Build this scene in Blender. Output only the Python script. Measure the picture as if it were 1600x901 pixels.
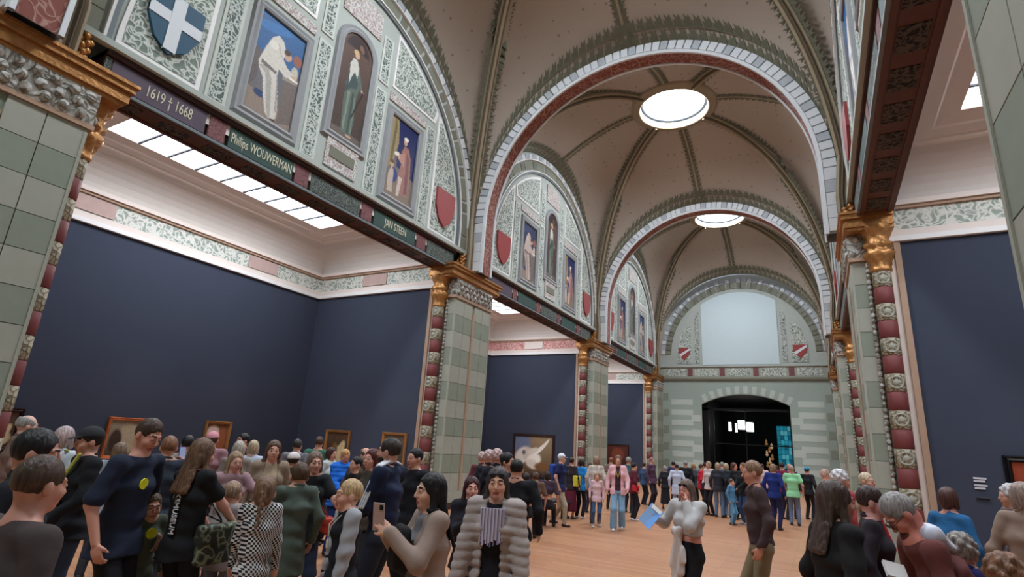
import bpy, math, random
import numpy as np
from mathutils import Vector, Matrix
random.seed(7)
RNG = np.random.RandomState(7)
for o in list(bpy.data.objects):
    bpy.data.objects.remove(o)
SC = bpy.context.scene
COL = SC.collection
# ------------------------------------------------------------------ camera
F_PX = 851.832
YAW, PITCH, ROLL, EYE = 0.5152, 0.2782, 0.0632, 1.70
def cam_axes():
    f = Vector((-math.sin(YAW) * math.cos(PITCH), math.cos(YAW) * math.cos(PITCH), math.sin(PITCH)))
    r0 = Vector((math.cos(YAW), math.sin(YAW), 0)); u0 = r0.cross(f)
    return r0 * math.cos(ROLL) + u0 * math.sin(ROLL), -r0 * math.sin(ROLL) + u0 * math.cos(ROLL), f
CR, CU, CF = cam_axes()
cd = bpy.data.cameras.new('camera'); cam = bpy.data.objects.new('camera', cd); COL.objects.link(cam)
cd.sensor_fit = 'HORIZONTAL'; cd.sensor_width = 36.0; cd.lens = 36.0 * F_PX / 1600.0
cd.clip_start = 0.05; cd.clip_end = 200
cam.matrix_world = Matrix((( CR.x, CU.x, -CF.x, 0), (CR.y, CU.y, -CF.y, 0), (CR.z, CU.z, -CF.z, EYE), (0, 0, 0, 1)))
SC.camera = cam
def ray(px, py):
    return (CF * F_PX + CR * (px - 800) - CU * (py - 450.5)).normalized()
# ------------------------------------------------------------------ world, exposure
w = bpy.data.worlds.new('world'); SC.world = w; w.use_nodes = True
w.node_tree.nodes['Background'].inputs[0].default_value = (0.75, 0.85, 1.0, 1)
w.node_tree.nodes['Background'].inputs[1].default_value = 0.35
SC.view_settings.view_transform = 'Standard'; SC.view_settings.look = 'None'
SC.view_settings.gamma = 1; SC.view_settings.exposure = 0.25
try: SC.view_settings.use_curve_mapping = False
except Exception: pass
OCULUS_GLOW, SKYLIGHT_GLOW = 8.0, 5.0
OCULUS_LAMP, SKYLIGHT_LAMP = 900.0, 130.0
def area_lamp(name, loc, sx, sy, power, color=(0.86, 0.93, 1.0), rot=(0, 0, 0), round_=False):
    l = bpy.data.lights.new(name, 'AREA'); l.shape = 'ELLIPSE' if round_ else 'RECTANGLE'
    l.size = sx; l.size_y = sy; l.energy = power; l.color = color
    o = bpy.data.objects.new(name, l); o.location = loc; o.rotation_euler = rot; COL.objects.link(o)
    return o
def spot_lamp(loc, target, power, angle=50, color=(1.0, 0.86, 0.7)):
    l = bpy.data.lights.new('track_spot', 'SPOT'); l.energy = power; l.color = color
    l.spot_size = math.radians(angle); l.spot_blend = 0.9; l.shadow_soft_size = 0.05
    o = bpy.data.objects.new('track_spot', l); o.location = loc
    d = Vector(target) - Vector(loc); o.rotation_euler = d.to_track_quat('-Z', 'Y').to_euler(); COL.objects.link(o)
    return o

# ------------------------------------------------------------------ helpers
def lin(c):
    c = [x / 255.0 for x in c[:3]]
    return tuple((x / 12.92 if x <= 0.04045 else ((x + 0.055) / 1.055) ** 2.4) for x in c) + (1.0,)
MATS = {}
def newmat(name, rough=0.7, metal=0.0):
    m = bpy.data.materials.new(name); m.use_nodes = True
    nt = m.node_tree; b = nt.nodes['Principled BSDF']
    b.inputs['Roughness'].default_value = rough; b.inputs['Metallic'].default_value = metal
    if 'Specular IOR Level' in b.inputs: b.inputs['Specular IOR Level'].default_value = 0.3
    return m, nt, b
def plain(name, rgb, rough=0.75, metal=0.0, var=0.12, scale=6.0, bump=0.0, emit=0.0):
    """plain colour with mild procedural mottling"""
    if name in MATS: return MATS[name]
    m, nt, b = newmat(name, rough, metal)
    c = lin(rgb)
    tc = nt.nodes.new('ShaderNodeTexCoord'); n = nt.nodes.new('ShaderNodeTexNoise')
    n.inputs['Scale'].default_value = scale; n.inputs['Detail'].default_value = 3
    nt.links.new(tc.outputs['Object'], n.inputs['Vector'])
    mx = nt.nodes.new('ShaderNodeMix'); mx.data_type = 'RGBA'
    mx.inputs[6].default_value = tuple(v * (1 - var) for v in c[:3]) + (1,)
    mx.inputs[7].default_value = tuple(min(1, v * (1 + var)) for v in c[:3]) + (1,)
    nt.links.new(n.outputs['Fac'], mx.inputs[0]); nt.links.new(mx.outputs[2], b.inputs['Base Color'])
    if bump:
        bp = nt.nodes.new('ShaderNodeBump'); bp.inputs['Strength'].default_value = bump; bp.inputs['Distance'].default_value = 0.02
        nt.links.new(n.outputs['Fac'], bp.inputs['Height']); nt.links.new(bp.outputs['Normal'], b.inputs['Normal'])
    if emit:
        b.inputs['Emission Color'].default_value = c; b.inputs['Emission Strength'].default_value = emit
    MATS[name] = m; return m
def scroll(name, bg, fg, scale=7.0, lo=0.03, hi=0.12, bump=0.6, rough=0.75, third=None, stretch=(1, 1, 1), dist=2.4):
    """arabesque / leaf scroll relief: distorted voronoi cell edges over a ground colour"""
    if name in MATS: return MATS[name]
    m, nt, b = newmat(name, rough)
    tc = nt.nodes.new('ShaderNodeTexCoord'); mp = nt.nodes.new('ShaderNodeMapping'); mp.inputs['Scale'].default_value = stretch
    nt.links.new(tc.outputs['Object'], mp.inputs['Vector'])
    n = nt.nodes.new('ShaderNodeTexNoise'); n.inputs['Scale'].default_value = scale * 0.6; n.inputs['Detail'].default_value = 1
    nt.links.new(mp.outputs['Vector'], n.inputs['Vector'])
    va = nt.nodes.new('ShaderNodeVectorMath'); va.operation = 'MULTIPLY_ADD'
    nt.links.new(n.outputs['Color'], va.inputs[0]); va.inputs[1].default_value = (dist / scale * 1.6,) * 3
    nt.links.new(mp.outputs['Vector'], va.inputs[2])
    v = nt.nodes.new('ShaderNodeTexVoronoi'); v.feature = 'DISTANCE_TO_EDGE'; v.inputs['Scale'].default_value = scale
    nt.links.new(va.outputs[0], v.inputs['Vector'])
    r = nt.nodes.new('ShaderNodeValToRGB'); e = r.color_ramp.elements
    e[0].position = lo; e[0].color = lin(fg); e[1].position = hi; e[1].color = lin(bg)
    if third:
        k = r.color_ramp.elements.new(min(0.98, hi + 0.22)); k.color = lin(bg)
        k = r.color_ramp.elements.new(min(0.99, hi + 0.32)); k.color = lin(third)
    nt.links.new(v.outputs['Distance'], r.inputs['Fac']); nt.links.new(r.outputs['Color'], b.inputs['Base Color'])
    if bump:
        bp = nt.nodes.new('ShaderNodeBump'); bp.invert = True; bp.inputs['Strength'].default_value = bump; bp.inputs['Distance'].default_value = 0.04
        nt.links.new(v.outputs['Distance'], bp.inputs['Height']); nt.links.new(bp.outputs['Normal'], b.inputs['Normal'])
    MATS[name] = m; return m
def glow(name, rgb, strength):
    if name in MATS: return MATS[name]
    m, nt, b = newmat(name); b.inputs['Base Color'].default_value = lin(rgb)
    b.inputs['Emission Color'].default_value = lin(rgb); b.inputs['Emission Strength'].default_value = strength
    MATS[name] = m; return m
def link(name, me, mat, parent=None, smooth=False):
    o = bpy.data.objects.new(name, me); COL.objects.link(o)
    if mat is not None:
        if isinstance(mat, (list, tuple)):
            if not me.materials:
                for x in mat: me.materials.append(x)
        elif not me.materials: me.materials.append(mat)
    if parent is not None: o.parent = parent
    if smooth: me.polygons.foreach_set('use_smooth', [True] * len(me.polygons))
    return o
def empty(name, loc=(0, 0, 0), rz=0):
    o = bpy.data.objects.new(name, None); COL.objects.link(o); o.location = loc; o.rotation_euler = (0, 0, rz)
    o.empty_display_size = 0.1; return o
def tag(o, label=None, cat=None, group=None, kind=None):
    if label: o['label'] = label
    if cat: o['category'] = cat
    if group: o['group'] = group
    if kind: o['kind'] = kind
    return o
class MB:
    def __init__(s): s.v = []; s.f = []; s.mi = []
    def face(s, pts, mi=0):
        n = len(s.v); s.v += [tuple(p) for p in pts]; s.f.append(tuple(range(n, n + len(pts)))); s.mi.append(mi)
    def box(s, x0, x1, y0, y1, z0, z1, mi=0):
        n = len(s.v)
        s.v += [(x, y, z) for z in (z0, z1) for x, y in ((x0, y0), (x1, y0), (x1, y1), (x0, y1))]
        for q in ((3, 2, 1, 0), (4, 5, 6, 7), (0, 1, 5, 4), (1, 2, 6, 5), (2, 3, 7, 6), (3, 0, 4, 7)):
            s.f.append(tuple(n + i for i in q)); s.mi.append(mi)
        return s
    def grid(s, P, closed_u=False, closed_v=False, mi=0):
        P = np.asarray(P); a, b = P.shape[:2]; n = len(s.v); s.v += [tuple(p) for p in P.reshape(-1, 3)]
        for i in range(a if closed_u else a - 1):
            for j in range(b if closed_v else b - 1):
                i2, j2 = (i + 1) % a, (j + 1) % b
                s.f.append((n + i * b + j, n + i2 * b + j, n + i2 * b + j2, n + i * b + j2)); s.mi.append(mi)
        return s
    def lathe(s, prof, cx, cy, z0=0, seg=20, a0=0, a1=2 * math.pi, mi=0, disp=None):
        full = abs(a1 - a0 - 2 * math.pi) < 1e-6
        ang = [a0 + (a1 - a0) * k / (seg if full else seg - 1) for k in range(seg)]
        P = [[(cx + (r + (disp(t, z) if disp else 0)) * math.cos(t), cy + (r + (disp(t, z) if disp else 0)) * math.sin(t), z0 + z) for t in ang] for r, z in prof]
        s.grid(P, closed_v=full, mi=mi); return s
    def sweep(s, path, prof, up=None, closed=False, mi=0, sideref=None):
        """sweep a closed 2D profile [(side, out)] along path; sideref(point)->side vector"""
        path = [Vector(p) for p in path]; P = []
        for i, p in enumerate(path):
            a = path[max(0, i - 1)]; b = path[min(len(path) - 1, i + 1)]
            if closed: a = path[i - 1]; b = path[(i + 1) % len(path)]
            t = (b - a).normalized()
            sd = Vector(sideref(p)) if sideref else t.cross(Vector(up or (0, 0, 1)))
            sd = (sd - t * sd.dot(t)).normalized(); ot = sd.cross(t)
            P.append([tuple(p + sd * u + ot * v) for u, v in prof])
        s.grid(P, closed_u=closed, closed_v=True, mi=mi)
        if not closed:
            s.face(P[0], mi); s.face(P[-1][::-1], mi)
        return s
    def mesh(s, name):
        me = bpy.data.meshes.new(name); me.from_pydata(s.v, [], s.f)
        if any(s.mi): me.polygons.foreach_set('material_index', s.mi)
        me.update(); return me
    def build(s, name, mat, parent=None, smooth=False):
        return link(name, s.mesh(name), mat, parent, smooth)
def boxo(name, x0, x1, y0, y1, z0, z1, mat, parent=None):
    return MB().box(min(x0, x1), max(x0, x1), min(y0, y1), max(y0, y1), z0, z1).build(name, mat, parent)
_tc = {}
def text_obj(s, size, mat, parent, M, name='lettering', depth=0.004, squash=1.0):
    cu = bpy.data.curves.new('t', 'FONT'); cu.body = s; cu.size = size; cu.extrude = depth; cu.align_x = 'CENTER'; cu.align_y = 'CENTER'
    cu.resolution_u = 3
    to = bpy.data.objects.new('t', cu); COL.objects.link(to)
    bpy.context.view_layer.update()
    me = bpy.data.meshes.new_from_object(to.evaluated_get(bpy.context.evaluated_depsgraph_get()))
    bpy.data.objects.remove(to)
    me.transform(Matrix.Diagonal((squash, 1, 1, 1))); me.transform(M); me.materials.clear(); me.materials.append(mat)
    o = bpy.data.objects.new(name, me); COL.objects.link(o); o.parent = parent; return o

# ------------------------------------------------------------------ layout numbers (metres)
XL, XR = -8.80, 1.00            # inner faces of the painted beams
XC = (XL + XR) / 2
ALD = 5.17                      # alcove depth
XBL, XBR = XL - ALD, XR + ALD
ZS, ZT = 6.40, 6.97             # beam underside / top
ZB, ZF = 5.85, 6.66             # blue wall top / frieze top
PITCHY = 11.0
MID = [2.0, 13.0, 24.0, 35.0]   # pier centres along the hall
YEND = 35.53
ZSP, RA = 7.5, 5.25
OC_Z, OC_R = 14.45, 1.27
PP = 0.20                       # how far a pier stands into the nave

# ------------------------------------------------------------------ materials
m_blue = plain('blue_wall_paint', (58, 64, 80), 0.85, var=0.05, scale=1.5)
m_cream = plain('cream_plaster', (226, 214, 205), 0.8, var=0.04)
m_white = plain('white_moulding', (232, 230, 228), 0.7, var=0.03)
m_tymp = plain('tympanum_plaster', (172, 178, 172), 0.85, var=0.06)
m_frameg = plain('grey_moulding', (146, 148, 150), 0.8, var=0.08)
m_ashl = plain('ashlar_light', (158, 160, 148), 0.8, var=0.06)
m_ashd = plain('ashlar_green', (134, 142, 128), 0.8, var=0.08)
m_ashc = plain('pale_border', (196, 200, 192), 0.8)
m_tan = plain('tan_moulding', (168, 140, 118), 0.6, var=0.1)
m_gold = plain('aged_gold', (178, 128, 78), 0.42, metal=0.55, var=0.3, scale=18, bump=0.5)
m_drumr = plain('oxblood_drum', (118, 62, 62), 0.6, var=0.15)
m_drump = scroll('patterned_drum', (168, 158, 138), (96, 88, 66), 9, bump=0.4)
m_relief = scroll('grey_relief', (176, 174, 168), (120, 114, 104), 6, 0.02, 0.16, bump=1.0)
m_brown = plain('dark_brown_paint', (66, 42, 38), 0.5, var=0.15)
m_soff = plain('brown_soffit', (92, 62, 52), 0.5, var=0.15)
m_soffp = scroll('soffit_inlay', (30, 26, 26), (86, 78, 70), 9, 0.05, 0.2, bump=0.5)
m_fgreen = plain('fascia_green', (52, 76, 70), 0.6, var=0.12)
m_fpink = scroll('fascia_pink', (128, 84, 86), (98, 66, 68), 14, bump=0.2)
m_forn = scroll('fascia_ornament', (62, 70, 68), (110, 118, 110), 12, third=(96, 60, 62), bump=0.3)
m_fpurp = plain('fascia_plum', (84, 72, 86), 0.6, var=0.12)
m_ledge = plain('ledge_bluegrey', (112, 122, 126), 0.6)
m_rib = plain('rib_stone', (150, 136, 114), 0.65, var=0.1)
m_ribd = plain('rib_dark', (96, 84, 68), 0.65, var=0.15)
m_leaf = plain('leaf_green_paint', (100, 100, 84), 0.85, var=0.15)
m_vouw = plain('voussoir_white', (214, 218, 222), 0.8, var=0.04)
m_voug = plain('voussoir_grey', (176, 182, 188), 0.8, var=0.06)
m_soffred = scroll('red_soffit', (128, 74, 66), (168, 132, 120), 5, 0.02, 0.1, bump=0.2, stretch=(1, 1, 1))
m_inlay = plain('inlay_olive', (130, 132, 118), 0.85, var=0.08)
m_inlayf = plain('inlay_olive_small', (118, 118, 104), 0.85, var=0.08)
m_orn = scroll('leaf_scroll_green', (116, 128, 120), (200, 204, 196), 7.5, 0.06, 0.17, bump=0.4)
m_ornd = scroll('leaf_scroll_dark', (88, 100, 94), (190, 196, 190), 9.5, 0.07, 0.18, bump=0.4)
m_ornp = scroll('scroll_pink', (164, 148, 146), (206, 206, 200), 9, 0.03, 0.14, third=(150, 90, 92), bump=0.3)
m_frieze = scroll('frieze_green', (150, 162, 152), (216, 216, 206), 6.5, 0.06, 0.22, bump=0.7)
m_friezer = scroll('frieze_red', (196, 132, 128), (226, 190, 180), 7, 0.03, 0.16, bump=0.5)
m_plaque = plain('plaque_pink', (186, 160, 152), 0.75)
m_cove = plain('cove_greige', (212, 204, 196), 0.8, var=0.04)
m_steel = plain('glazing_bar', (70, 74, 80), 0.5)
m_sky = glow('skylight_glass', (236, 243, 255), SKYLIGHT_GLOW)
m_ocu = glow('oculus_glass', (240, 246, 255), OCULUS_GLOW)
m_greenwall = plain('pale_green_wall', (154, 167, 159), 0.8, var=0.05)
m_stripe = plain('pale_stripe', (182, 192, 184), 0.8, var=0.05)
m_black = plain('black_metal', (12, 13, 16), 0.4)
m_lunette = plain('lunette_blue_white', (196, 212, 216), 0.85, var=0.03)

# vault plaster with a faint stencil of small stars
def vaultmat():
    m, nt, b = newmat('vault_plaster', 0.85)
    tc = nt.nodes.new('ShaderNodeTexCoord')
    v = nt.nodes.new('ShaderNodeTexVoronoi'); v.inputs['Scale'].default_value = 3.2; v.inputs['Randomness'].default_value = 0.25
    nt.links.new(tc.outputs['Object'], v.inputs['Vector'])
    r = nt.nodes.new('ShaderNodeValToRGB'); e = r.color_ramp.elements
    e[0].position = 0.10; e[0].color = lin((132, 120, 110)); e[1].position = 0.15; e[1].color = lin((168, 156, 144))
    nt.links.new(v.outputs['Distance'], r.inputs['Fac'])
    n = nt.nodes.new('ShaderNodeTexNoise'); n.inputs['Scale'].default_value = 1.2; nt.links.new(tc.outputs['Object'], n.inputs['Vector'])
    mx = nt.nodes.new('ShaderNodeMix'); mx.data_type = 'RGBA'; mx.blend_type = 'MULTIPLY'; mx.inputs[0].default_value = 0.35
    nt.links.new(r.outputs['Color'], mx.inputs[6]); nt.links.new(n.outputs['Color'], mx.inputs[7])
    nt.links.new(r.outputs['Color'], b.inputs['Base Color'])
    return m
m_vault = vaultmat()
def floormat():
    m, nt, b = newmat('oak_floor', 0.34)
    tc = nt.nodes.new('ShaderNodeTexCoord'); mp = nt.nodes.new('ShaderNodeMapping')
    mp.inputs['Rotation'].default_value = (0, 0, 0)
    nt.links.new(tc.outputs['Object'], mp.inputs['Vector'])
    br = nt.nodes.new('ShaderNodeTexBrick'); br.offset = 0.37; br.inputs['Scale'].default_value = 1.0
    br.inputs['Brick Width'].default_value = 1.6; br.inputs['Row Height'].default_value = 0.14; br.inputs['Mortar Size'].default_value = 0.003
    br.inputs['Color1'].default_value = lin((186, 136, 102)); br.inputs['Color2'].default_value = lin((170, 120, 88)); br.inputs['Mortar'].default_value = lin((110, 66, 42))
    nt.links.new(mp.outputs['Vector'], br.inputs['Vector'])
    n = nt.nodes.new('ShaderNodeTexNoise'); n.inputs['Scale'].default_value = 3; mp2 = nt.nodes.new('ShaderNodeMapping'); mp2.inputs['Scale'].default_value = (1, 10, 1)
    nt.links.new(tc.outputs['Object'], mp2.inputs['Vector']); nt.links.new(mp2.outputs['Vector'], n.inputs['Vector'])
    mx = nt.nodes.new('ShaderNodeMix'); mx.data_type = 'RGBA'; mx.blend_type = 'OVERLAY'; mx.inputs[0].default_value = 0.25
    nt.links.new(br.outputs['Color'], mx.inputs[6]); nt.links.new(n.outputs['Color'], mx.inputs[7])
    nt.links.new(mx.outputs[2], b.inputs['Base Color'])
    return m
m_floor = floormat()
def colmat():
    m, nt, b = newmat('painted_picture', 0.6)
    a = nt.nodes.new('ShaderNodeVertexColor'); a.layer_name = 'Col'
    n = nt.nodes.new('ShaderNodeTexNoise'); n.inputs['Scale'].default_value = 25
    tc = nt.nodes.new('ShaderNodeTexCoord'); nt.links.new(tc.outputs['Object'], n.inputs['Vector'])
    mx = nt.nodes.new('ShaderNodeMix'); mx.data_type = 'RGBA'; mx.blend_type = 'OVERLAY'; mx.inputs[0].default_value = 0.3
    nt.links.new(a.outputs['Color'], mx.inputs[6]); nt.links.new(n.outputs['Fac'], mx.inputs[7])
    nt.links.new(mx.outputs[2], b.inputs['Base Color']); return m
m_paint = colmat()
def picture(name, O, U, V, W, H, layers, parent, nx=36, arch=False, ny=None):
    """flat painted picture: a fine grid whose vertex colours are filled from soft shapes; layers in unit coords"""
    ny = ny or max(8, int(nx * H / W)); O, U, V = np.array(O, float), np.array(U, float), np.array(V, float)
    u, v = np.meshgrid(np.linspace(0, 1, nx), np.linspace(0, 1, ny), indexing='ij')
    col = np.zeros(u.shape + (3,)); asp = H / W
    for L in layers:
        c = np.array(lin(L[1])[:3])
        if L[0] == 'bg':
            c2 = np.array(lin(L[2])[:3]); col[:] = c * (1 - v[..., None]) + c2 * v[..., None]; continue
        if L[0] == 'e':      # cx, cy, rx, ry, angle
            cx, cy, rx, ry, an = L[2:]; dx, dy = u - cx, (v - cy) * asp
            a, b = dx * math.cos(an) + dy * math.sin(an), -dx * math.sin(an) + dy * math.cos(an)
            k = 1.15 - np.sqrt((a / rx) ** 2 + (b / ry) ** 2); k = np.clip(k / 0.3, 0, 1)
        if L[0] == 'p':
            k = np.zeros(u.shape, bool); pg = L[2]
            for i in range(len(pg)):
                (xa, ya), (xb, yb) = pg[i - 1], pg[i]
                k ^= ((ya > v) != (yb > v)) & (u < (xb - xa) * (v - ya) / (yb - ya + 1e-9) + xa)
            k = k.astype(float)
        if L[0] == 'r':
            x0, y0, x1, y1 = L[2:]; k = ((u > x0) & (u < x1) & (v > y0) & (v < y1)).astype(float)
        col = col * (1 - k[..., None]) + c * k[..., None]
    vv = v.copy()
    if arch:
        lim = 1 - (W / 2 / H) * (1 - np.sqrt(np.clip(1 - (2 * u - 1) ** 2, 0, 1))); vv = v * lim
    P = O + u[..., None] * U * W + vv[..., None] * V * H
    mb = MB().grid(P); me = mb.mesh(name); ca = me.color_attributes.new('Col', 'FLOAT_COLOR', 'POINT')
    ca.data.foreach_set('color', np.concatenate([col.reshape(-1, 3), np.ones((nx * ny, 1))], 1).ravel().astype(np.float32))
    return link(name, me, m_paint, parent)

# ------------------------------------------------------------------ floor, outer walls
fl = MB(); fl.face([(XBL - .3, -10, 0), (XBR + .3, -10, 0), (XBR + .3, YEND, 0), (XBL - .3, YEND, 0)])
fl.face([(-6.6, YEND, 0.0), (-1.0, YEND, 0), (-1.0, YEND + 12, 0), (-6.6, YEND + 12, 0)])
tag(fl.build('floor', m_floor), 'pale orange oak plank floor of the long hall', kind='structure')
def wallbox(name, x0, x1, y0, y1, z0, z1, mat, label):
    return tag(boxo(name, x0, x1, y0, y1, z0, z1, mat), label, kind='structure')
# alcoves ---------------------------------------------------------------
def alcove(side, ya, yb, idx, red=False):
    """one side room between two dividing walls; side -1 left, +1 right"""
    xo = XBL if side < 0 else XBR; xi = XL if side < 0 else XR
    xin = xi + side * 0.5
    sn = 'left' if side < 0 else 'right'; fz = m_friezer if red else m_frieze
    wallbox('wall_' + sn, xo, xo + side * 0.25, ya - 1, yb + 1, 0, ZF + 2, m_blue, 'tall dark blue back wall of the %s alcove, bay %s from the camera' % (sn, ['nearest', 'second', 'third'][idx]))
    # cornice, frieze, top moulding on three sides: back, far divider, near divider
    t = empty('trim_%d' % (idx + 1 + (0 if side < 0 else 3)))
    tag(t, 'cream cornice and %s leaf frieze around the top of the %s %s alcove' % ('rose red' if red else 'grey green', ['nearest', 'second', 'third'][idx], sn), kind='structure')
    def run(p0, p1, nrm):
        p0, p1, nrm = Vector(p0), Vector(p1), Vector(nrm)
        def bar(d0, d1, z0, z1, name, mat):
            a = p0 + nrm * 0.0; b = p1 + nrm * d1
            MB().box(min(a.x, b.x), max(a.x, b.x), min(a.y, b.y), max(a.y, b.y), z0, z1).build(name, mat, t)
        bar(0, 0.09, ZB, ZB + 0.10, 'lower_moulding', m_white)
        bar(0, 0.05, ZB + 0.10, ZB + 0.24, 'lower_band', m_cream)
        bar(0, 0.03, ZB + 0.24, ZF - 0.16, 'frieze_relief', fz)
        bar(0, 0.09, ZF - 0.16, ZF - 0.10, 'upper_band', m_tan)
        bar(0, 0.14, ZF - 0.10, ZF, 'upper_moulding', m_cream)
        L = (p1 - p0).length; d = (p1 - p0).normalized(); n = max(1, int(round(L / 4.6)))
        for k in range(n):
            c = p0 + d * (L * (k + 0.5) / n); h = d * 0.48
            MB().box(min((c - h).x, (c + h + nrm * .06).x), max((c - h).x, (c + h + nrm * .06).x), min((c - h).y, (c + h + nrm * .06).y), max((c - h).y, (c + h + nrm * .06).y), ZB + 0.27, ZF - 0.19).build('plaque', m_cream if red else m_plaque, t)
    run((xo, ya, 0), (xo, yb, 0), (-side, 0, 0))
    run((xo, yb, 0), (xi + side * 0.45, yb, 0), (0, -1, 0))
    run((xo, ya, 0), (xi + side * 0.45, ya, 0), (0, 1, 0))
    # coved ceiling with skylight opening
    ZC = 7.45; ox0, ox1 = xo - side * 0.80, xi + side * 0.85; oy0, oy1 = ya + 0.80, yb - 0.85
    c = MB(); N = 8
    outer = [(xo, ya), (xi, ya), (xi, yb), (xo, yb)]
    inner = [(ox0, oy0), (ox1, oy0), (ox1, oy1), (ox0, oy1)]
    rows = []
    for k in range(N + 1):
        s = k / N; a = s * math.pi / 2
        fx, fz_ = 1 - math.cos(a), math.sin(a)
        rows.append([(o[0] + (i[0] - o[0]) * fx * 0.92, o[1] + (i[1] - o[1]) * fx * 0.92, ZF + (ZC - ZF) * fz_) for o, i in zip(outer, inner)])
    rows.append([(i[0], i[1], ZC) for i in inner])
    c.grid(rows, closed_v=True)
    tag(c.build('ceiling', m_cove, None, False), 'coved cream ceiling of the %s alcove, bay %d' % (sn, idx + 1), kind='structure')
    sk = tag(empty('skylight', ((ox0 + ox1) / 2, (oy0 + oy1) / 2, ZC)), 'bright glazed skylight with dark bars over the %s alcove, %s bay' % (sn, ['nearest', 'second', 'third'][idx]), 'skylight', 'skylights over the side alcoves')
    cx, cy = sk.location.x, sk.location.y
    hx, hy = abs(ox1 - ox0) / 2, (oy1 - oy0) / 2
    fr = MB()   # sloping reveal, seen lit from above
    def rect(ax, ay, z): return [(-ax, -ay, z), (ax, -ay, z), (ax, ay, z), (-ax, ay, z)]
    fr.grid([rect(hx + .1, hy + .1, -.05), rect(hx, hy, -0.05), rect(hx - .03, hy - .03, 0.0), rect(hx - .30, hy - .36, .0), rect(hx - .34, hy - .40, .03), rect(hx - .64, hy - .77, 0.05), rect(hx - .64, hy - .77, 0.20)], closed_v=True)
    fr.build('reveal', m_cream, sk)
    gx, gy = hx - .64, hy - .77; nx, ny = 2, 9
    for i in range(nx):
        for j in range(ny):
            x0, x1 = -gx + 2 * gx * i / nx, -gx + 2 * gx * (i + 1) / nx; y0, y1 = -gy + 2 * gy * j / ny, -gy + 2 * gy * (j + 1) / ny
            g = MB().box(x0 + .015, x1 - .015, y0 + .015, y1 - .015, 0.09, 0.10).build('pane', m_sky, sk)
    for i in range(1, nx):
        x0 = -gx + 2 * gx * i / nx; MB().box(x0 - .02, x0 + .02, -gy, gy, 0.05, 0.12).build('glazing_bar', m_steel, sk)
    for j in range(1, ny):
        y0 = -gy + 2 * gy * j / ny; MB().box(-gx, gx, y0 - .022, y0 + .022, 0.055, 0.12).build('glazing_bar', m_steel, sk)
    area_lamp('skylight_daylight', (cx, cy, ZC + 0.045), 2 * gx, 2 * gy, SKYLIGHT_LAMP)
for side in (-1, 1):
    for i in range(3):
        ya, yb = MID[i] + 1.02, MID[i + 1] - 1.02
        alcove(side, ya, yb, i, red=(i == 1))
# dividing walls
for i, m in enumerate(MID):
    for side, sn in ((-1, 'left'), (1, 'right')):
        xi = (XL if side < 0 else XR) + side * 0.62; xo = XBL if side < 0 else XBR
        wallbox('wall_divider', xi, xo, m - 1.02, m + 1.02, 0, ZF + 1.5, m_blue, 'dark blue dividing wall running back from the %s pier row, pier %d' % (sn, i + 1))
        # tan timber edge where the blue wall meets the pier
        for s in (-1, 1):
            y = m + s * 1.035
            x0 = (XL if side < 0 else XR) + side * 0.52
            tag(boxo('trim_edge', x0, x0 + side * 0.10, y - 0.04, y + .04, 0, ZB, m_tan), 'slim tan edge strip between pier and blue wall, %s side' % sn, kind='structure')
# side walls and back wall behind the camera (never in frame, they close the hall)
wallbox('wall_left_rear', XL - .3, XL - .05, -10, MID[0] - 1, 0, 13, m_greenwall, 'pale green rear side wall')
wallbox('wall_right_rear', XR + .05, XR + .3, -10, MID[0] - 1, 0, 13, m_greenwall, 'pale green rear side wall on the right')
wallbox('wall_back', XL - .3, XR + .3, -10.3, -10, 0, 14, m_greenwall, 'pale green wall behind the viewpoint')

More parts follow.
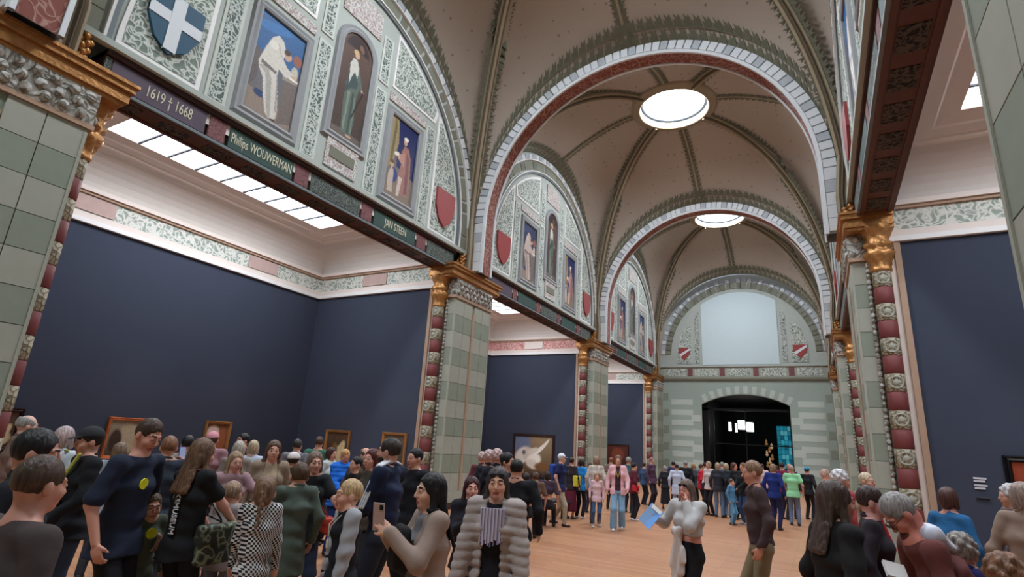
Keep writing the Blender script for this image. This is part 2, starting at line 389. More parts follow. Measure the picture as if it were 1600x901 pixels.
# ------------------------------------------------------------------ piers
def crockets(mb, fn, n, size, out):
    """little carved leaves: fn(k)->(point, side vector); appended as bent wedges"""
    pass
def pier(i, side):
    xi = XL if side < 0 else XR; m = MID[i]; sn = 'left' if side < 0 else 'right'
    t = empty('pier', (xi + side * 0.5, m, 0))
    order = ['nearest', 'second', 'third', 'farthest'][i]
    tag(t, 'painted pier with gilt capital and red banded shafts, %s of the %s row' % (order, sn), 'pier', 'painted piers along the hall')
    ox, oy = t.location.x, t.location.y
    B = lambda x0, x1, y0, y1, z0, z1: MB().box(min(x0, x1) - ox, max(x0, x1) - ox, y0 - oy, y1 - oy, z0, z1)
    xn = xi - side * PP              # nave face
    B(xn + side * .03, xi + side * 0.6, m - 0.93, m + 0.93, 0, 6.4).build('core', m_ashd, t)
    B(xn - side * .06, xi + side * 0.6, m - 1.0, m + 1.0, 0, 0.16).build('plinth', m_brown, t)
    B(xn - side * .03, xi + side * 0.6, m - 0.97, m + 0.97, 0.16, 0.42).build('base_moulding', m_ashl, t)
    # painted ashlar blocks on the nave face (4 columns, split by the central strip) and on the two cheeks
    cols = [(-0.93, -0.48), (-0.475, -0.06), (0.06, 0.475), (0.48, 0.93)]
    nz = 11; zz = [0.42 + (5.55 - 0.42) * k / nz for k in range(nz + 1)]
    for k in range(nz):
        for c, (a, b) in enumerate(cols):
            B(xn, xn + side * .04, m + a + .004, m + b - .004, zz[k] + .005, zz[k + 1] - .005).build('stone_block', m_ashd if (k) % 2 else m_ashl, t)
        for s in (-1, 1):
            y = m + s * 0.93
            B(xn + side * .012, xi + side * 0.06, y - .012, y + .012, zz[k] + .005, zz[k + 1] - .005).build('stone_block', m_ashd if k % 2 else m_ashl, t)
    B(xn - side * .02, xn + side * .03, m - .045, m + .045, 0.42, 5.3).build('centre_strip', m_tan, t)
    for s in (-1, 1):
        B(xn - side * .01, xn + side * .03, m + s * .93 - .02, m + s * .93 + .02, .42, 5.5).build('corner_bead', m_ashl, t)
    # relief zone and gilt impost
    r = B(xn - side * .03, xi + side * 0.5, m - 1.0, m + 1.0, 5.55, 5.62); r.build('necking', m_tan, t)
    B(xn - side * .03, xi + side * 0.5, m - 0.97, m + 0.97, 5.62, 6.1).build('relief_band', m_relief, t)
    lv = MB()     # carved bosses standing off the relief
    rr = random.Random(i * 7 + side)
    for k in range(26):
        y = m - .9 + 1.8 * (k + .5) / 26; z = 5.72 + .28 * ((k * 5) % 3) / 2
        lv.lathe([(0.0, -.05), (.05, -.035), (.07, 0), (.05, .035), (0, .05)], 0, 0, 0, 7)
        n = 35
        for q in range(len(lv.v) - n, len(lv.v)):
            x, yy, z_ = lv.v[q]; lv.v[q] = (xn - side * .03 - ox + x * .9, y - oy + yy * 1.1, z + z_ * 1.6)
    for s in (-1, 1):
        for k in range(8):
            x = xn + side * (.05 + .55 * k / 8); z = 5.72 + .28 * ((k * 5) % 3) / 2; y = m + s * .97
            st = len(lv.v); lv.lathe([(0.0, -.05), (.05, -.035), (.07, 0), (.05, .035), (0, .05)], 0, 0, 0, 7)
            for q in range(st, len(lv.v)):
                xx, yy, z_ = lv.v[q]; lv.v[q] = (x - ox + xx, y - oy + yy, z + z_ * 1.6)
    lv.build('carved_leaves', m_relief, t, True)
    for z0, z1, e in ((6.1, 6.16, .03), (6.16, 6.26, .07), (6.26, 6.33, .05), (6.33, 6.42, .11), (6.42, 6.47, .14)):
        B(xn - side * e, xi + side * 0.55, m - 0.97 - e - .25, m + 0.97 + e + .25, z0, z1).build('gilt_cornice', m_gold, t)
    # gilt clusters beside the arch foot
    for s in (-1, 1):
        g = MB()
        for k in range(22):
            a = k * 2.4; rad = .03 + .11 * ((k * 7) % 5) / 5; zz_ = 6.5 + .42 * k / 22
            st = len(g.v); g.lathe([(0, -.06), (.05, -.03), (.06, 0), (.045, .04), (0, .06)], 0, 0, 0, 6)
            for q in range(st, len(g.v)):
                xx, yy, z_ = g.v[q]; g.v[q] = (xi - side * .05 + rad * math.cos(a) + xx - ox, m + s * .62 + rad * math.sin(a) + yy - oy, zz_ + z_)
        g.build('gilt_foliage', m_gold, t, True)
    # corner shafts carrying the beam ends
    for s in (-1, 1):
        cx, cy = xi + side * 0.27 - ox, m + s * 1.06 - oy; R = 0.155; nd = 15; z0, z1 = 0.42, 5.28
        MB().lathe([(.24, 0), (.24, .2), (.19, .24), (.21, .3), (.17, .36), (.17, .42)], cx, cy, 0, 24).build('shaft_base', m_ashl, t, False)
        for k in range(nd):
            a, b = z0 + (z1 - z0) * k / nd, z0 + (z1 - z0) * (k + 1) / nd
            d = MB().lathe([(0, 0.0), (R - .015, 0.0), (R, .012), (R, b - a - .012), (R - .015, b - a), (0, b - a)], 0, 0, 0, 20)
            o = d.build('drum', m_drumr if k % 2 else m_drump, t, True); o.location = (cx, cy, a)
            if k % 2 == 0 and s < 0:
                g = MB(); g.lathe([(.085, 0), (.095, .014), (.112, .014), (.118, 0)], 0, 0, 0, 20); g.lathe([(0, .016), (.03, .02), (.05, .004), (.055, 0)], 0, 0, 0, 10)
                g.v = [(x, -math.sqrt(max(0, R * R - x * x)) - z - .001, y + (b - a) / 2) for x, y, z in g.v]
                g.build('medallion', m_ashl, o, True)
        def dz(tt, z): return 0.022 * math.sin(8 * tt + z * 22) * (1 if z > .05 else .2)
        MB().lathe([(.16, 0), (.19, .03), (.165, .06), (.175, .14), (.20, .22), (.24, .30), (.26, .38), (.21, .42), (.20, .46), (.24, .50), (.24, .56), (.20, .60), (.20, .70), (.25, .78), (.28, .86), (.28, .9)], cx, cy, 5.26, 36, disp=dz).build('gilt_capital', m_gold, t, True)
        rp = MB()    # beaded relief roll beside the shaft
        for k in range(46):
            z = .45 + (5.5 - .45) * (k + .5) / 46
            st = len(rp.v); rp.lathe([(0, -.058), (.03, -.05), (.046, 0), (.03, .03), (.02, .058), (0, .06)], 0, 0, 0, 7)
            for q in range(st, len(rp.v)):
                xx, yy, z_ = rp.v[q]; rp.v[q] = (xi + side * .07 - ox + xx, m + s * .96 - oy + yy, z + z_)
        rp.build('leaf_roll', m_relief, t, True)
        B(xi + side * .42, xi + side * .53, m + s * .98 - .05, m + s * .98 + .05, 0, 6.1).build('cream_jamb', m_cream, t)
    return t
for side in (-1, 1):
    for i in range(4): pier(i, side)

# ------------------------------------------------------------------ painted beams
def beam(b, side):
    xi = XL if side < 0 else XR; y0, y1 = MID[b] + 0.95, MID[b + 1] - 0.95
    sn = 'left' if side < 0 else 'right'; order = ['nearest', 'second', 'third'][b]
    t = empty('beam', (xi, (y0 + y1) / 2, ZS))
    tag(t, 'dark painted steel beam with inscribed fascia under the %s %s wall arch' % (order, sn), 'beam', 'painted beams between the piers')
    ox, oy, oz = t.location
    B = lambda x0, x1, a, b_, z0, z1: MB().box(min(x0, x1) - ox, max(x0, x1) - ox, a - oy, b_ - oy, z0 - oz, z1 - oz)
    x2 = xi + side * 0.55
    B(xi + side * .04, x2, y0, y1, ZS + .04, ZT).build('core', m_brown, t)
    B(xi - side * .05, x2, y0, y1, ZT - .10, ZT - .02).build('top_flange', m_brown, t)
    B(xi - side * .03, xi + side * .05, y0, y1, 6.39, 6.44).build('blue_ledge', m_ledge, t)
    B(xi - side * .01, x2 + side * .02, y0, y1, ZS, ZS + .04).build('soffit_plate', m_soff, t)
    n = 11
    for k in range(n):       # coffers of the soffit
        a = y0 + .25 + (y1 - y0 - .5) * k / n; c = y0 + .25 + (y1 - y0 - .5) * (k + .62) / n
        B(xi + side * .12, x2 - side * .12, a, c, ZS - .012, ZS + .01).build('soffit_panel', m_soffp, t)
    for (u, v) in ((.02, .09), (.46, .53)):
        B(xi + side * u, xi + side * v, y0, y1, ZS - .03, ZS + .01).build('soffit_rail', m_soff, t)
    seg = [(2.95, 3.05, 'o'), (3.05, 4.55, 'p'), (4.60, 4.92, 'k'), (4.98, 6.38, 'g'), (6.43, 6.78, 'k'), (6.83, 8.27, 'o'), (8.31, 8.66, 'k'), (8.72, 10.27, 'g'), (10.33, 10.72, 'k'), (10.78, 12.02, 'o')]
    for a, c, kk in seg:
        a += b * PITCHY; c += b * PITCHY
        a, c = max(a, y0), min(c, y1)
        B(xi - side * .015, xi + side * .045, a + .01, c - .01, 6.46, 6.85).build('fascia_panel', {'o': m_forn, 'p': m_fpurp, 'k': m_fpink, 'g': m_fgreen}[kk], t)
    words = {(0, -1): [(3.93, '1619 \u2020 1668', .27, .55), (5.68, 'Philips WOUWERMAN', .27, .5), (9.5, 'JAN STEEN', .27, .62)]}.get((b, side), [])
    mt = plain('lettering_cream', (206, 200, 176), 0.6)
    for yy, s, sz, sq in words:
        M = Matrix(((0, 0, -side, xi - side * .018 - ox), (-side * -1 if side < 0 else -1, 0, 0, yy - oy), (0, 1, 0, 6.65 - oz), (0, 0, 0, 1)))
        # text reads left to right along +y on the left wall when seen from the nave
        M = Matrix(((0, 0, 1, xi + .018 - ox), (1, 0, 0, yy - oy), (0, 1, 0, 6.65 - oz), (0, 0, 0, 1)))
        text_obj(s, sz, mt, t, M, 'inscription', .004, sq)
    return t
for side in (-1, 1):
    for b in range(3): beam(b, side)

# ------------------------------------------------------------------ tympana (painted wall arches above the beams)
def arc_pts(cy, cz, R, n, a0=0, a1=math.pi): return [(cy + R * math.cos(a0 + (a1 - a0) * k / n), cz + R * math.sin(a0 + (a1 - a0) * k / n)) for k in range(n + 1)]
SK = (196, 158, 134)
def pics(b):
    v = b % 3
    cl = [[(206, 200, 190), (60, 84, 118)], [(190, 170, 160), (44, 58, 88)], [(170, 160, 150), (52, 60, 80)]][v]
    dk = lambda c, f: tuple(int(x * f) for x in c)
    R0, sky = cl[0], ((44, 92, 142) if v == 0 else (52, 60, 88))
    left = [('bg', (118, 108, 100), cl[1]), ('p', sky, [(0, .52), (1, .62), (1, 1), (0, 1)]), ('e', dk(sky, 1.2), .3, .9, .4, .1, .3), ('p', (140, 124, 112), [(0, 0), (1, 0), (1, .15), (0, .22)]),
            ('p', (96, 86, 84), [(0, .2), (.14, .3), (.16, .6), (0, .62)]), ('e', (36, 60, 100), .26, .2, .12, .07, 0),
            ('p', (112, 100, 94), [(.70, .02), (1, .08), (1, .5), (.68, .47)]), ('p', (150, 138, 126), [(.66, .47), (1, .5), (1, .56), (.66, .52)]), ('e', (150, 92, 70), .90, .74, .1, .12, 0), ('e', (196, 186, 168), .88, .60, .08, .14, 0),
            ('p', R0, [(.12, .50), (.20, .66), (.30, .80), (.42, .86), (.54, .83), (.62, .75), (.60, .66), (.70, .61), (.88, .575), (.89, .52), (.66, .51), (.55, .54), (.53, .46), (.60, .34), (.66, .18), (.67, .06), (.56, .02), (.44, .06), (.34, .20), (.27, .36), (.15, .44)]),
            ('p', dk(R0, .82), [(.15, .46), (.30, .42), (.42, .16), (.50, .04), (.56, .03), (.50, .22), (.44, .40), (.30, .52)]), ('p', dk(R0, .7), [(.52, .52), (.56, .36), (.62, .14), (.66, .10), (.60, .34), (.55, .46)]), ('p', dk(R0, .86), [(.40, .80), (.50, .70), (.72, .58), (.60, .64), (.48, .76)]),
            ('e', dk(R0, 1.08), .36, .74, .10, .09, .4), ('p', (110, 100, 96), [(.17, .49), (.50, .47), (.52, .50), (.18, .53)]),
            ('e', SK, .69, .715, .07, .09, -.5), ('e', (74, 54, 42), .655, .755, .075, .06, .4), ('e', SK, .86, .555, .05, .03, 0), ('e', (240, 236, 220), .90, .53, .12, .02, 0), ('e', (60, 40, 34), .62, .03, .07, .02, 0)]
    mid = [('bg', (70, 58, 52), (96, 74, 66)), ('r', (104, 92, 84), 0, 0, 1, .07), ('e', (56, 44, 46), .5, .92, .4, .2, 0), ('e', (120, 90, 74), .62, .9, .08, .1, .4),
           ('p', (92, 104, 96), [(.34, .05), (.28, .30), (.27, .50), (.32, .62), (.30, .70), (.40, .765), (.56, .755), (.66, .67), (.80, .57), (.85, .51), (.72, .52), (.66, .40), (.70, .20), (.66, .04)]),
           ('p', (66, 80, 78), [(.30, .60), (.27, .40), (.40, .46), (.62, .50), (.66, .56), (.52, .62), (.42, .66)]), ('p', (124, 136, 122), [(.38, .44), (.36, .10), (.42, .06), (.46, .44)]), ('p', (70, 82, 76), [(.52, .44), (.52, .06), (.58, .05), (.58, .44)]), ('p', (112, 124, 112), [(.60, .42), (.62, .08), (.66, .08), (.65, .4)]),
           ('p', (196, 194, 186), [(.32, .70), (.40, .765), (.52, .76), (.62, .70), (.60, .60), (.50, .64), (.42, .58), (.36, .50), (.34, .62)]), ('e', SK, .50, .805, .075, .10, 0), ('e', (196, 168, 116), .46, .83, .085, .07, .3), ('e', SK, .83, .535, .05, .04, 0), ('p', (52, 46, 46), [(.88, .52), (.60, .20), (.58, .22), (.86, .56)]), ('e', SK, .60, .04, .1, .03, 0)]
    right = [('bg', (140, 122, 102), (38, 46, 92)), ('p', (36, 44, 88), [(.35, .40), (1, .34), (1, 1), (.25, 1)]), ('p', (150, 134, 96), [(0, .3), (.22, .42), (.34, .7), (.26, 1), (0, 1)]), ('p', (110, 98, 72), [(.10, .4), (.18, .42), (.22, .9), (.14, 1)]), ('p', (130, 114, 100), [(0, 0), (1, 0), (1, .12), (0, .16)]), ('e', (40, 60, 120), .30, .28, .12, .18, 0),
             ('p', (154, 108, 98), [(.46, .10), (.44, .30), (.50, .46), (.47, .62), (.56, .72), (.72, .71), (.82, .60), (.87, .38), (.84, .10)]), ('p', (122, 80, 78), [(.66, .66), (.78, .58), (.82, .14), (.70, .12), (.68, .4)]), ('p', (178, 134, 120), [(.50, .60), (.60, .64), (.62, .44), (.40, .50), (.36, .56)]),
             ('p', (196, 180, 166), [(.46, .30), (.60, .30), (.54, .06), (.44, .06)]), ('e', SK, .575, .765, .065, .08, 0), ('e', (228, 222, 212), .59, .81, .085, .055, .2), ('e', SK, .40, .53, .05, .04, 0), ('e', (226, 220, 206), .32, .56, .09, .05, .4),
             ('p', (184, 166, 150), [(.12, .06), (.10, .26), (.18, .36), (.28, .34), (.30, .06)]), ('e', SK, .20, .40, .06, .08, 0), ('e', (110, 76, 56), .19, .43, .065, .05, 0)]
    if v == 2: left, right = right, left
    return left, mid, right
def tympanum(b, side):
    xi = XL if side < 0 else XR; cy = (MID[b] + MID[b + 1]) / 2; ins = -side
    sn = 'left' if side < 0 else 'right'; order = ['nearest', 'second', 'third'][b]
    t = empty('tympanum', (xi, cy, ZT))
    tag(t, 'pale plaster wall arch with painted figure panels above the %s %s beam' % (order, sn), 'mural', 'painted wall arches')
    P = lambda d, y, z: (ins * d, y, z - ZT)       # d = distance out of the wall towards the nave
    base = MB()
    pts = [(-5.35, ZT), (5.35, ZT)] + [(y, z) for y, z in arc_pts(0, ZSP, 5.4, 48)]
    base.face([P(0, y, z) for y, z in pts]); base.face([P(-.5, y, z) for y, z in pts][::-1])
    base.build('plaster_field', m_tymp, t)
    def slab(name, pts, d0, d1, mat):
        area = sum(pts[i - 1][0] * pts[i][1] - pts[i][0] * pts[i - 1][1] for i in range(len(pts)))
        if (area > 0) != (side > 0): pts = pts[::-1]
        mb = MB(); n = len(pts); f = [P(d1, y, z) for y, z in pts]; k = [P(d0, y, z) for y, z in pts]
        mb.v = f + k; mb.f = [tuple(range(n)), tuple(range(2 * n - 1, n - 1, -1))] + [(i, (i + 1) % n, n + (i + 1) % n, n + i) for i in range(n)]; mb.mi = [0] * (n + 2)
        return mb.build(name, mat, t)
    def rectp(y0, y1, z0, z1): return [(y0, z0), (y1, z0), (y1, z1), (y0, z1)]
    def ring(name, R0, R1, d, mat, n=64):
        mb = MB(); rows = []
        for (R, dd) in ((R0, 0), (R0, d), (R1, d), (R1, 0)):
            rows.append([P(dd, R, ZT)] + [P(dd, y, z) for y, z in arc_pts(0, ZSP, R, n)] + [P(dd, -R, ZT)])
        mb.grid(rows); return mb.build(name, mat, t)
    ring('inner_moulding', 4.56, 4.64, .05, m_ledge); ring('inner_bead', 4.64, 4.68, .08, m_white); ring('outer_moulding', 5.08, 5.12, .07, m_white)
    # inlay blocks between the mouldings, long / short alternately, continued down the straight feet
    def polar(a0, a1, R0, R1):
        n = 4; out = []
        for k in range(n + 1): a = a0 + (a1 - a0) * k / n; out.append((R0 * math.cos(a), ZSP + R0 * math.sin(a)))
        for k in range(n + 1): a = a1 + (a0 - a1) * k / n; out.append((R1 * math.cos(a), ZSP + R1 * math.sin(a)))
        return out
    ang, k = 0.01, 0
    while ang < math.pi - .02:
        st = .135 if k % 2 == 0 else .05
        slab('inlay_block', polar(ang, min(ang + st, math.pi), 4.73, 5.04), 0, .02, m_inlay if k % 2 == 0 else m_inlayf); ang += st + .018; k += 1
    for s in (-1, 1): slab('inlay_block', [(s * 4.73, ZT + .03), (s * 5.04, ZT + .03), (s * 5.04, ZSP - .03), (s * 4.73, ZSP - .03)][::s], 0, .03, m_inlay)
    nb = 52
    for k in range(nb):
        a0 = math.pi * k / nb; slab('voussoir', polar(a0 + .004, a0 + math.pi / nb - .004, 5.12, 5.30), 0, .07, m_vouw if k % 2 else m_voug)
    slab('sill_moulding', rectp(-5.25, 5.25, ZT, ZT + .10), 0, .12, m_tymp)
    def framed(y0, y1, z0, z1, arch, layers, nm):
        w_ = .12
        f = MB()
        def outline(e):
            o = [(y0 - e, z0 - e)]
            if arch:
                r = (y1 - y0) / 2 + e; cyy = (y0 + y1) / 2; o += [(y1 + e, z0 - e)] + arc_pts(cyy, z1 - (y1 - y0) / 2, r, 16) 
            else: o += [(y1 + e, z0 - e), (y1 + e, z1 + e), (y0 - e, z1 + e)]
            return o
        rows = [[P(d, y, z) for y, z in outline(e)] for e, d in ((0.0, .005), (0.0, .05), (.05, .07), (.10, .045), (.16, .06), (.20, 0.0))]
        f.grid(rows, closed_v=True); fo = f.build('picture_frame', m_frameg, t)
        pr = 1 if side < 0 else -1
        ya = y0 if side < 0 else y1
        picture('painted_panel', P(.012, ya, z0), (0, pr, 0), (0, 0, 1), y1 - y0, z1 - z0, layers, t, nx=72 if b == 0 and side < 0 else 36, arch=arch)
        MB()
    L, Mi, Rr = pics(b)
    if side > 0: L, Rr = Rr, L
    framed(-2.42, -1.38, 7.36, 9.52, False, L, 'l'); framed(1.38, 2.42, 7.36, 9.52, False, Rr, 'r'); framed(-.46, .46, 8.02, 10.75, True, Mi, 'm')
    slab('inscription_plaque', rectp(-.46, .46, 7.18, 7.92), 0, .04, m_ornp); slab('plaque_text_field', rectp(-.36, .36, 7.42, 7.66), 0, .055, m_inlayf)
    for s in (-1, 1):
        for a_, b_, z0_, z1_ in ((.76, 1.02, 7.16, 9.85), (.80, 1.02, 10.15, 11.35), (2.78, 3.04, 7.16, 9.95)):
            slab('panel_border', rectp(*sorted((s * (a_ - .06), s * (b_ + .06))), z0_ - .06, z1_ + .06), 0, .022, m_ashc)
        slab('scroll_panel', rectp(*sorted((s * .76, s * 1.02)), 7.16, 9.85), 0, .03, m_ornd)
        slab('scroll_panel', rectp(*sorted((s * .80, s * 1.02)), 10.15, 11.35), 0, .03, m_ornd)
        slab('scroll_panel', rectp(*sorted((s * 2.78, s * 3.04)), 7.16, 9.95), 0, .03, m_ornd)
        slab('label_band', [(s * 1.2, 9.84), (s * 2.66, 9.84), (s * 2.66, 10.06), (s * 1.2, 10.06)][::s], 0, .03, m_ornp)
        # shield lobes beyond the pictures, following the arch
        pts = [(s * 3.28, 7.20), (s * 4.42, 7.20)] + [(s * 4.42 * math.cos(a), ZSP + 4.42 * math.sin(a)) for a in (0, .12, .24, .36, .48, .6, .70)] + [(s * 3.28, ZSP + 2.9)]
        fr = [(y * 1.0 + s * .0, z) for y, z in pts]
        slab('lobe_border', [((y - s * 3.85) * 1.14 + s * 3.85, (z - 8.6) * 1.10 + 8.6) for y, z in fr][::s], 0, .02, m_white)
        slab('lobe_panel', fr[::s], 0, .03, m_orn)
        shc = (s * 3.82, 7.95)
        shape = [(-.42, .5), (.42, .5), (.42, -.02), (.25, -.38), (0, -.56), (-.25, -.38), (-.42, -.02)]
        slab('shield', [(shc[0] + y, shc[1] + z) for y, z in shape[::-1]], 0, .09, plain('shield_blue', (34, 76, 100), .6) if s < 0 and b == 0 else plain('shield_red', (150, 66, 66), .6))
        if s < 0 and b == 0:
            slab('shield_cross', rectp(shc[0] - .1, shc[0] + .1, shc[1] - .5, shc[1] + .5), .05, .105, m_vouw); slab('shield_cross', rectp(shc[0] - .42, shc[0] + .42, shc[1] - .02, shc[1] + .18), .05, .10, m_vouw)
        # spandrel panels over the pictures
        R = 4.36
        p2 = [(s * 1.3, 10.3), (s * 3.0, 10.3)] + [(s * R * math.cos(a), ZSP + R * math.sin(a)) for a in np.linspace(math.asin(2.8 / R) + .1, math.acos(1.3 / R), 7)]
        p2 = [(s * 1.3, 10.3), (s * 2.95, 10.3)] + p2[2:]
        slab('spandrel_border', [((y - s * 1.9) * 1.1 + s * 1.9, (z - 10.8) * 1.16 + 10.8) for y, z in p2][::s], 0, .02, m_white)
        slab('spandrel_panel', p2[::s], 0, .03, m_orn)
    top = [(-.62, 11.1), (.62, 11.1)] + [(4.36 * math.cos(a), ZSP + 4.36 * math.sin(a)) for a in np.linspace(1.43, math.pi - 1.43, 5)]
    slab('crown_panel', top, 0, .03, m_ornp)
    return t
for side in (-1, 1):
    for b in range(3): tympanum(b, side)

# ------------------------------------------------------------------ transverse arches
ARC = (8.0, 4.40, 4.70)   # springing height, inner and outer radius
for i, m in enumerate(MID):
    if i == 3: continue
    t = empty('transverse_arch', (XC, m, 0)); order = ['directly over the viewpoint', 'nearest one ahead of the viewpoint', 'second one ahead of the viewpoint'][i]
    tag(t, 'round arch with red soffit, %s' % order, 'arch', 'transverse arches of the nave')
    zc, r0, r1 = ARC; hw = .28
    path = [(math.cos(math.pi * k / 48) * 1.0, math.sin(math.pi * k / 48)) for k in range(49)]
    def prof(R, lo=6.45): return [(R, lo)] + [(R * c, zc + R * s) for c, s in path] + [(-R, lo)]
    rows = [[(x, y, z) for x, z in prof(R)] for R, y in ((r0, -hw), (r0, hw), (5.2, hw - .06), (5.2, -hw + .06))]
    mb = MB().grid(rows, closed_u=True); mb.build('arch_core', m_voug, t)
    rows = [[(x, y, z) for x, z in prof(R)] for R, y in ((r0 - .02, -hw + .06), (r0 - .02, hw - .06))]
    MB().grid(rows).build('soffit_band', m_soffred, t)
    for s in (-1, 1):
        rows = [[(x, y, z) for x, z in prof(R)] for R, y in ((r0 - .05, s * (hw - .05)), (r0 - .05, s * (hw + .01)), (r0 + .03, s * (hw + .03)), (r0 + .03, s * (hw - .05)))]
        MB().grid(rows, closed_u=True).build('edge_roll', m_vouw, t)
    nb = 64
    for k in range(nb):
        a0, a1 = math.pi * k / nb + .004, math.pi * (k + 1) / nb - .004
        q = [(R * math.cos(a), zc + R * math.sin(a)) for R, a in ((r0 + .04, a0), (r1, a0), (r1, a1), (r0 + .04, a1))]
        mb = MB(); mb.v = [(x, -hw - .035, z) for x, z in q] + [(x, -hw + .02, z) for x, z in q]
        mb.f = [(0, 1, 2, 3), (0, 4, 5, 1), (1, 5, 6, 2), (2, 6, 7, 3), (3, 7, 4, 0)]; mb.mi = [0] * 5
        mb.build('voussoir', m_voug if k % 4 == 3 else m_vouw, t)
    for s in (-1, 1):
        for k in range(5):
            z0 = 6.5 + .3 * k
            MB().box(min(s * (r0 + .04), s * r1), max(s * (r0 + .04), s * r1), -hw - .035, -hw + .02, z0 + .006, z0 + .294).build('voussoir', m_voug if k % 4 == 3 else m_vouw, t)

# ------------------------------------------------------------------ vaults
HX = 4.9
def zbound(dx, dy, hy):
    """height of the vault edge where the ray (dx,dy) meets the bay rectangle"""
    k = min(HX / abs(dx) if abs(dx) > 1e-9 else 1e9, hy / abs(dy) if abs(dy) > 1e-9 else 1e9)
    bx, by = dx * k, dy * k
    if abs(abs(by) - hy) < 1e-6: z = 7.3 + .7 * min(1, (HX - abs(bx)) / .2) + math.sqrt(max(0, 4.7 ** 2 - min(abs(bx), 4.7) ** 2))
    else: z = 7.3 + 5.55 * max(0, 1 - (abs(by) / hy) ** 2.1) ** (1 / 2.1)
    return k, z
def vault_z(x, y, hy):
    r = math.hypot(x, y)
    if r < 1e-6: return OC_Z
    dx, dy = x / r, y / r; rb, zb = zbound(dx, dy, hy)
    s = min(1, max(0, (r - OC_R) / (rb - OC_R))); kk = min(1, abs(2 * dx * dy)) ** 2.5
    g = (1 - kk) * (1 - s ** 1.7) + kk * math.sqrt(max(0, 1 - s * s))
    return zb + (OC_Z - zb) * g
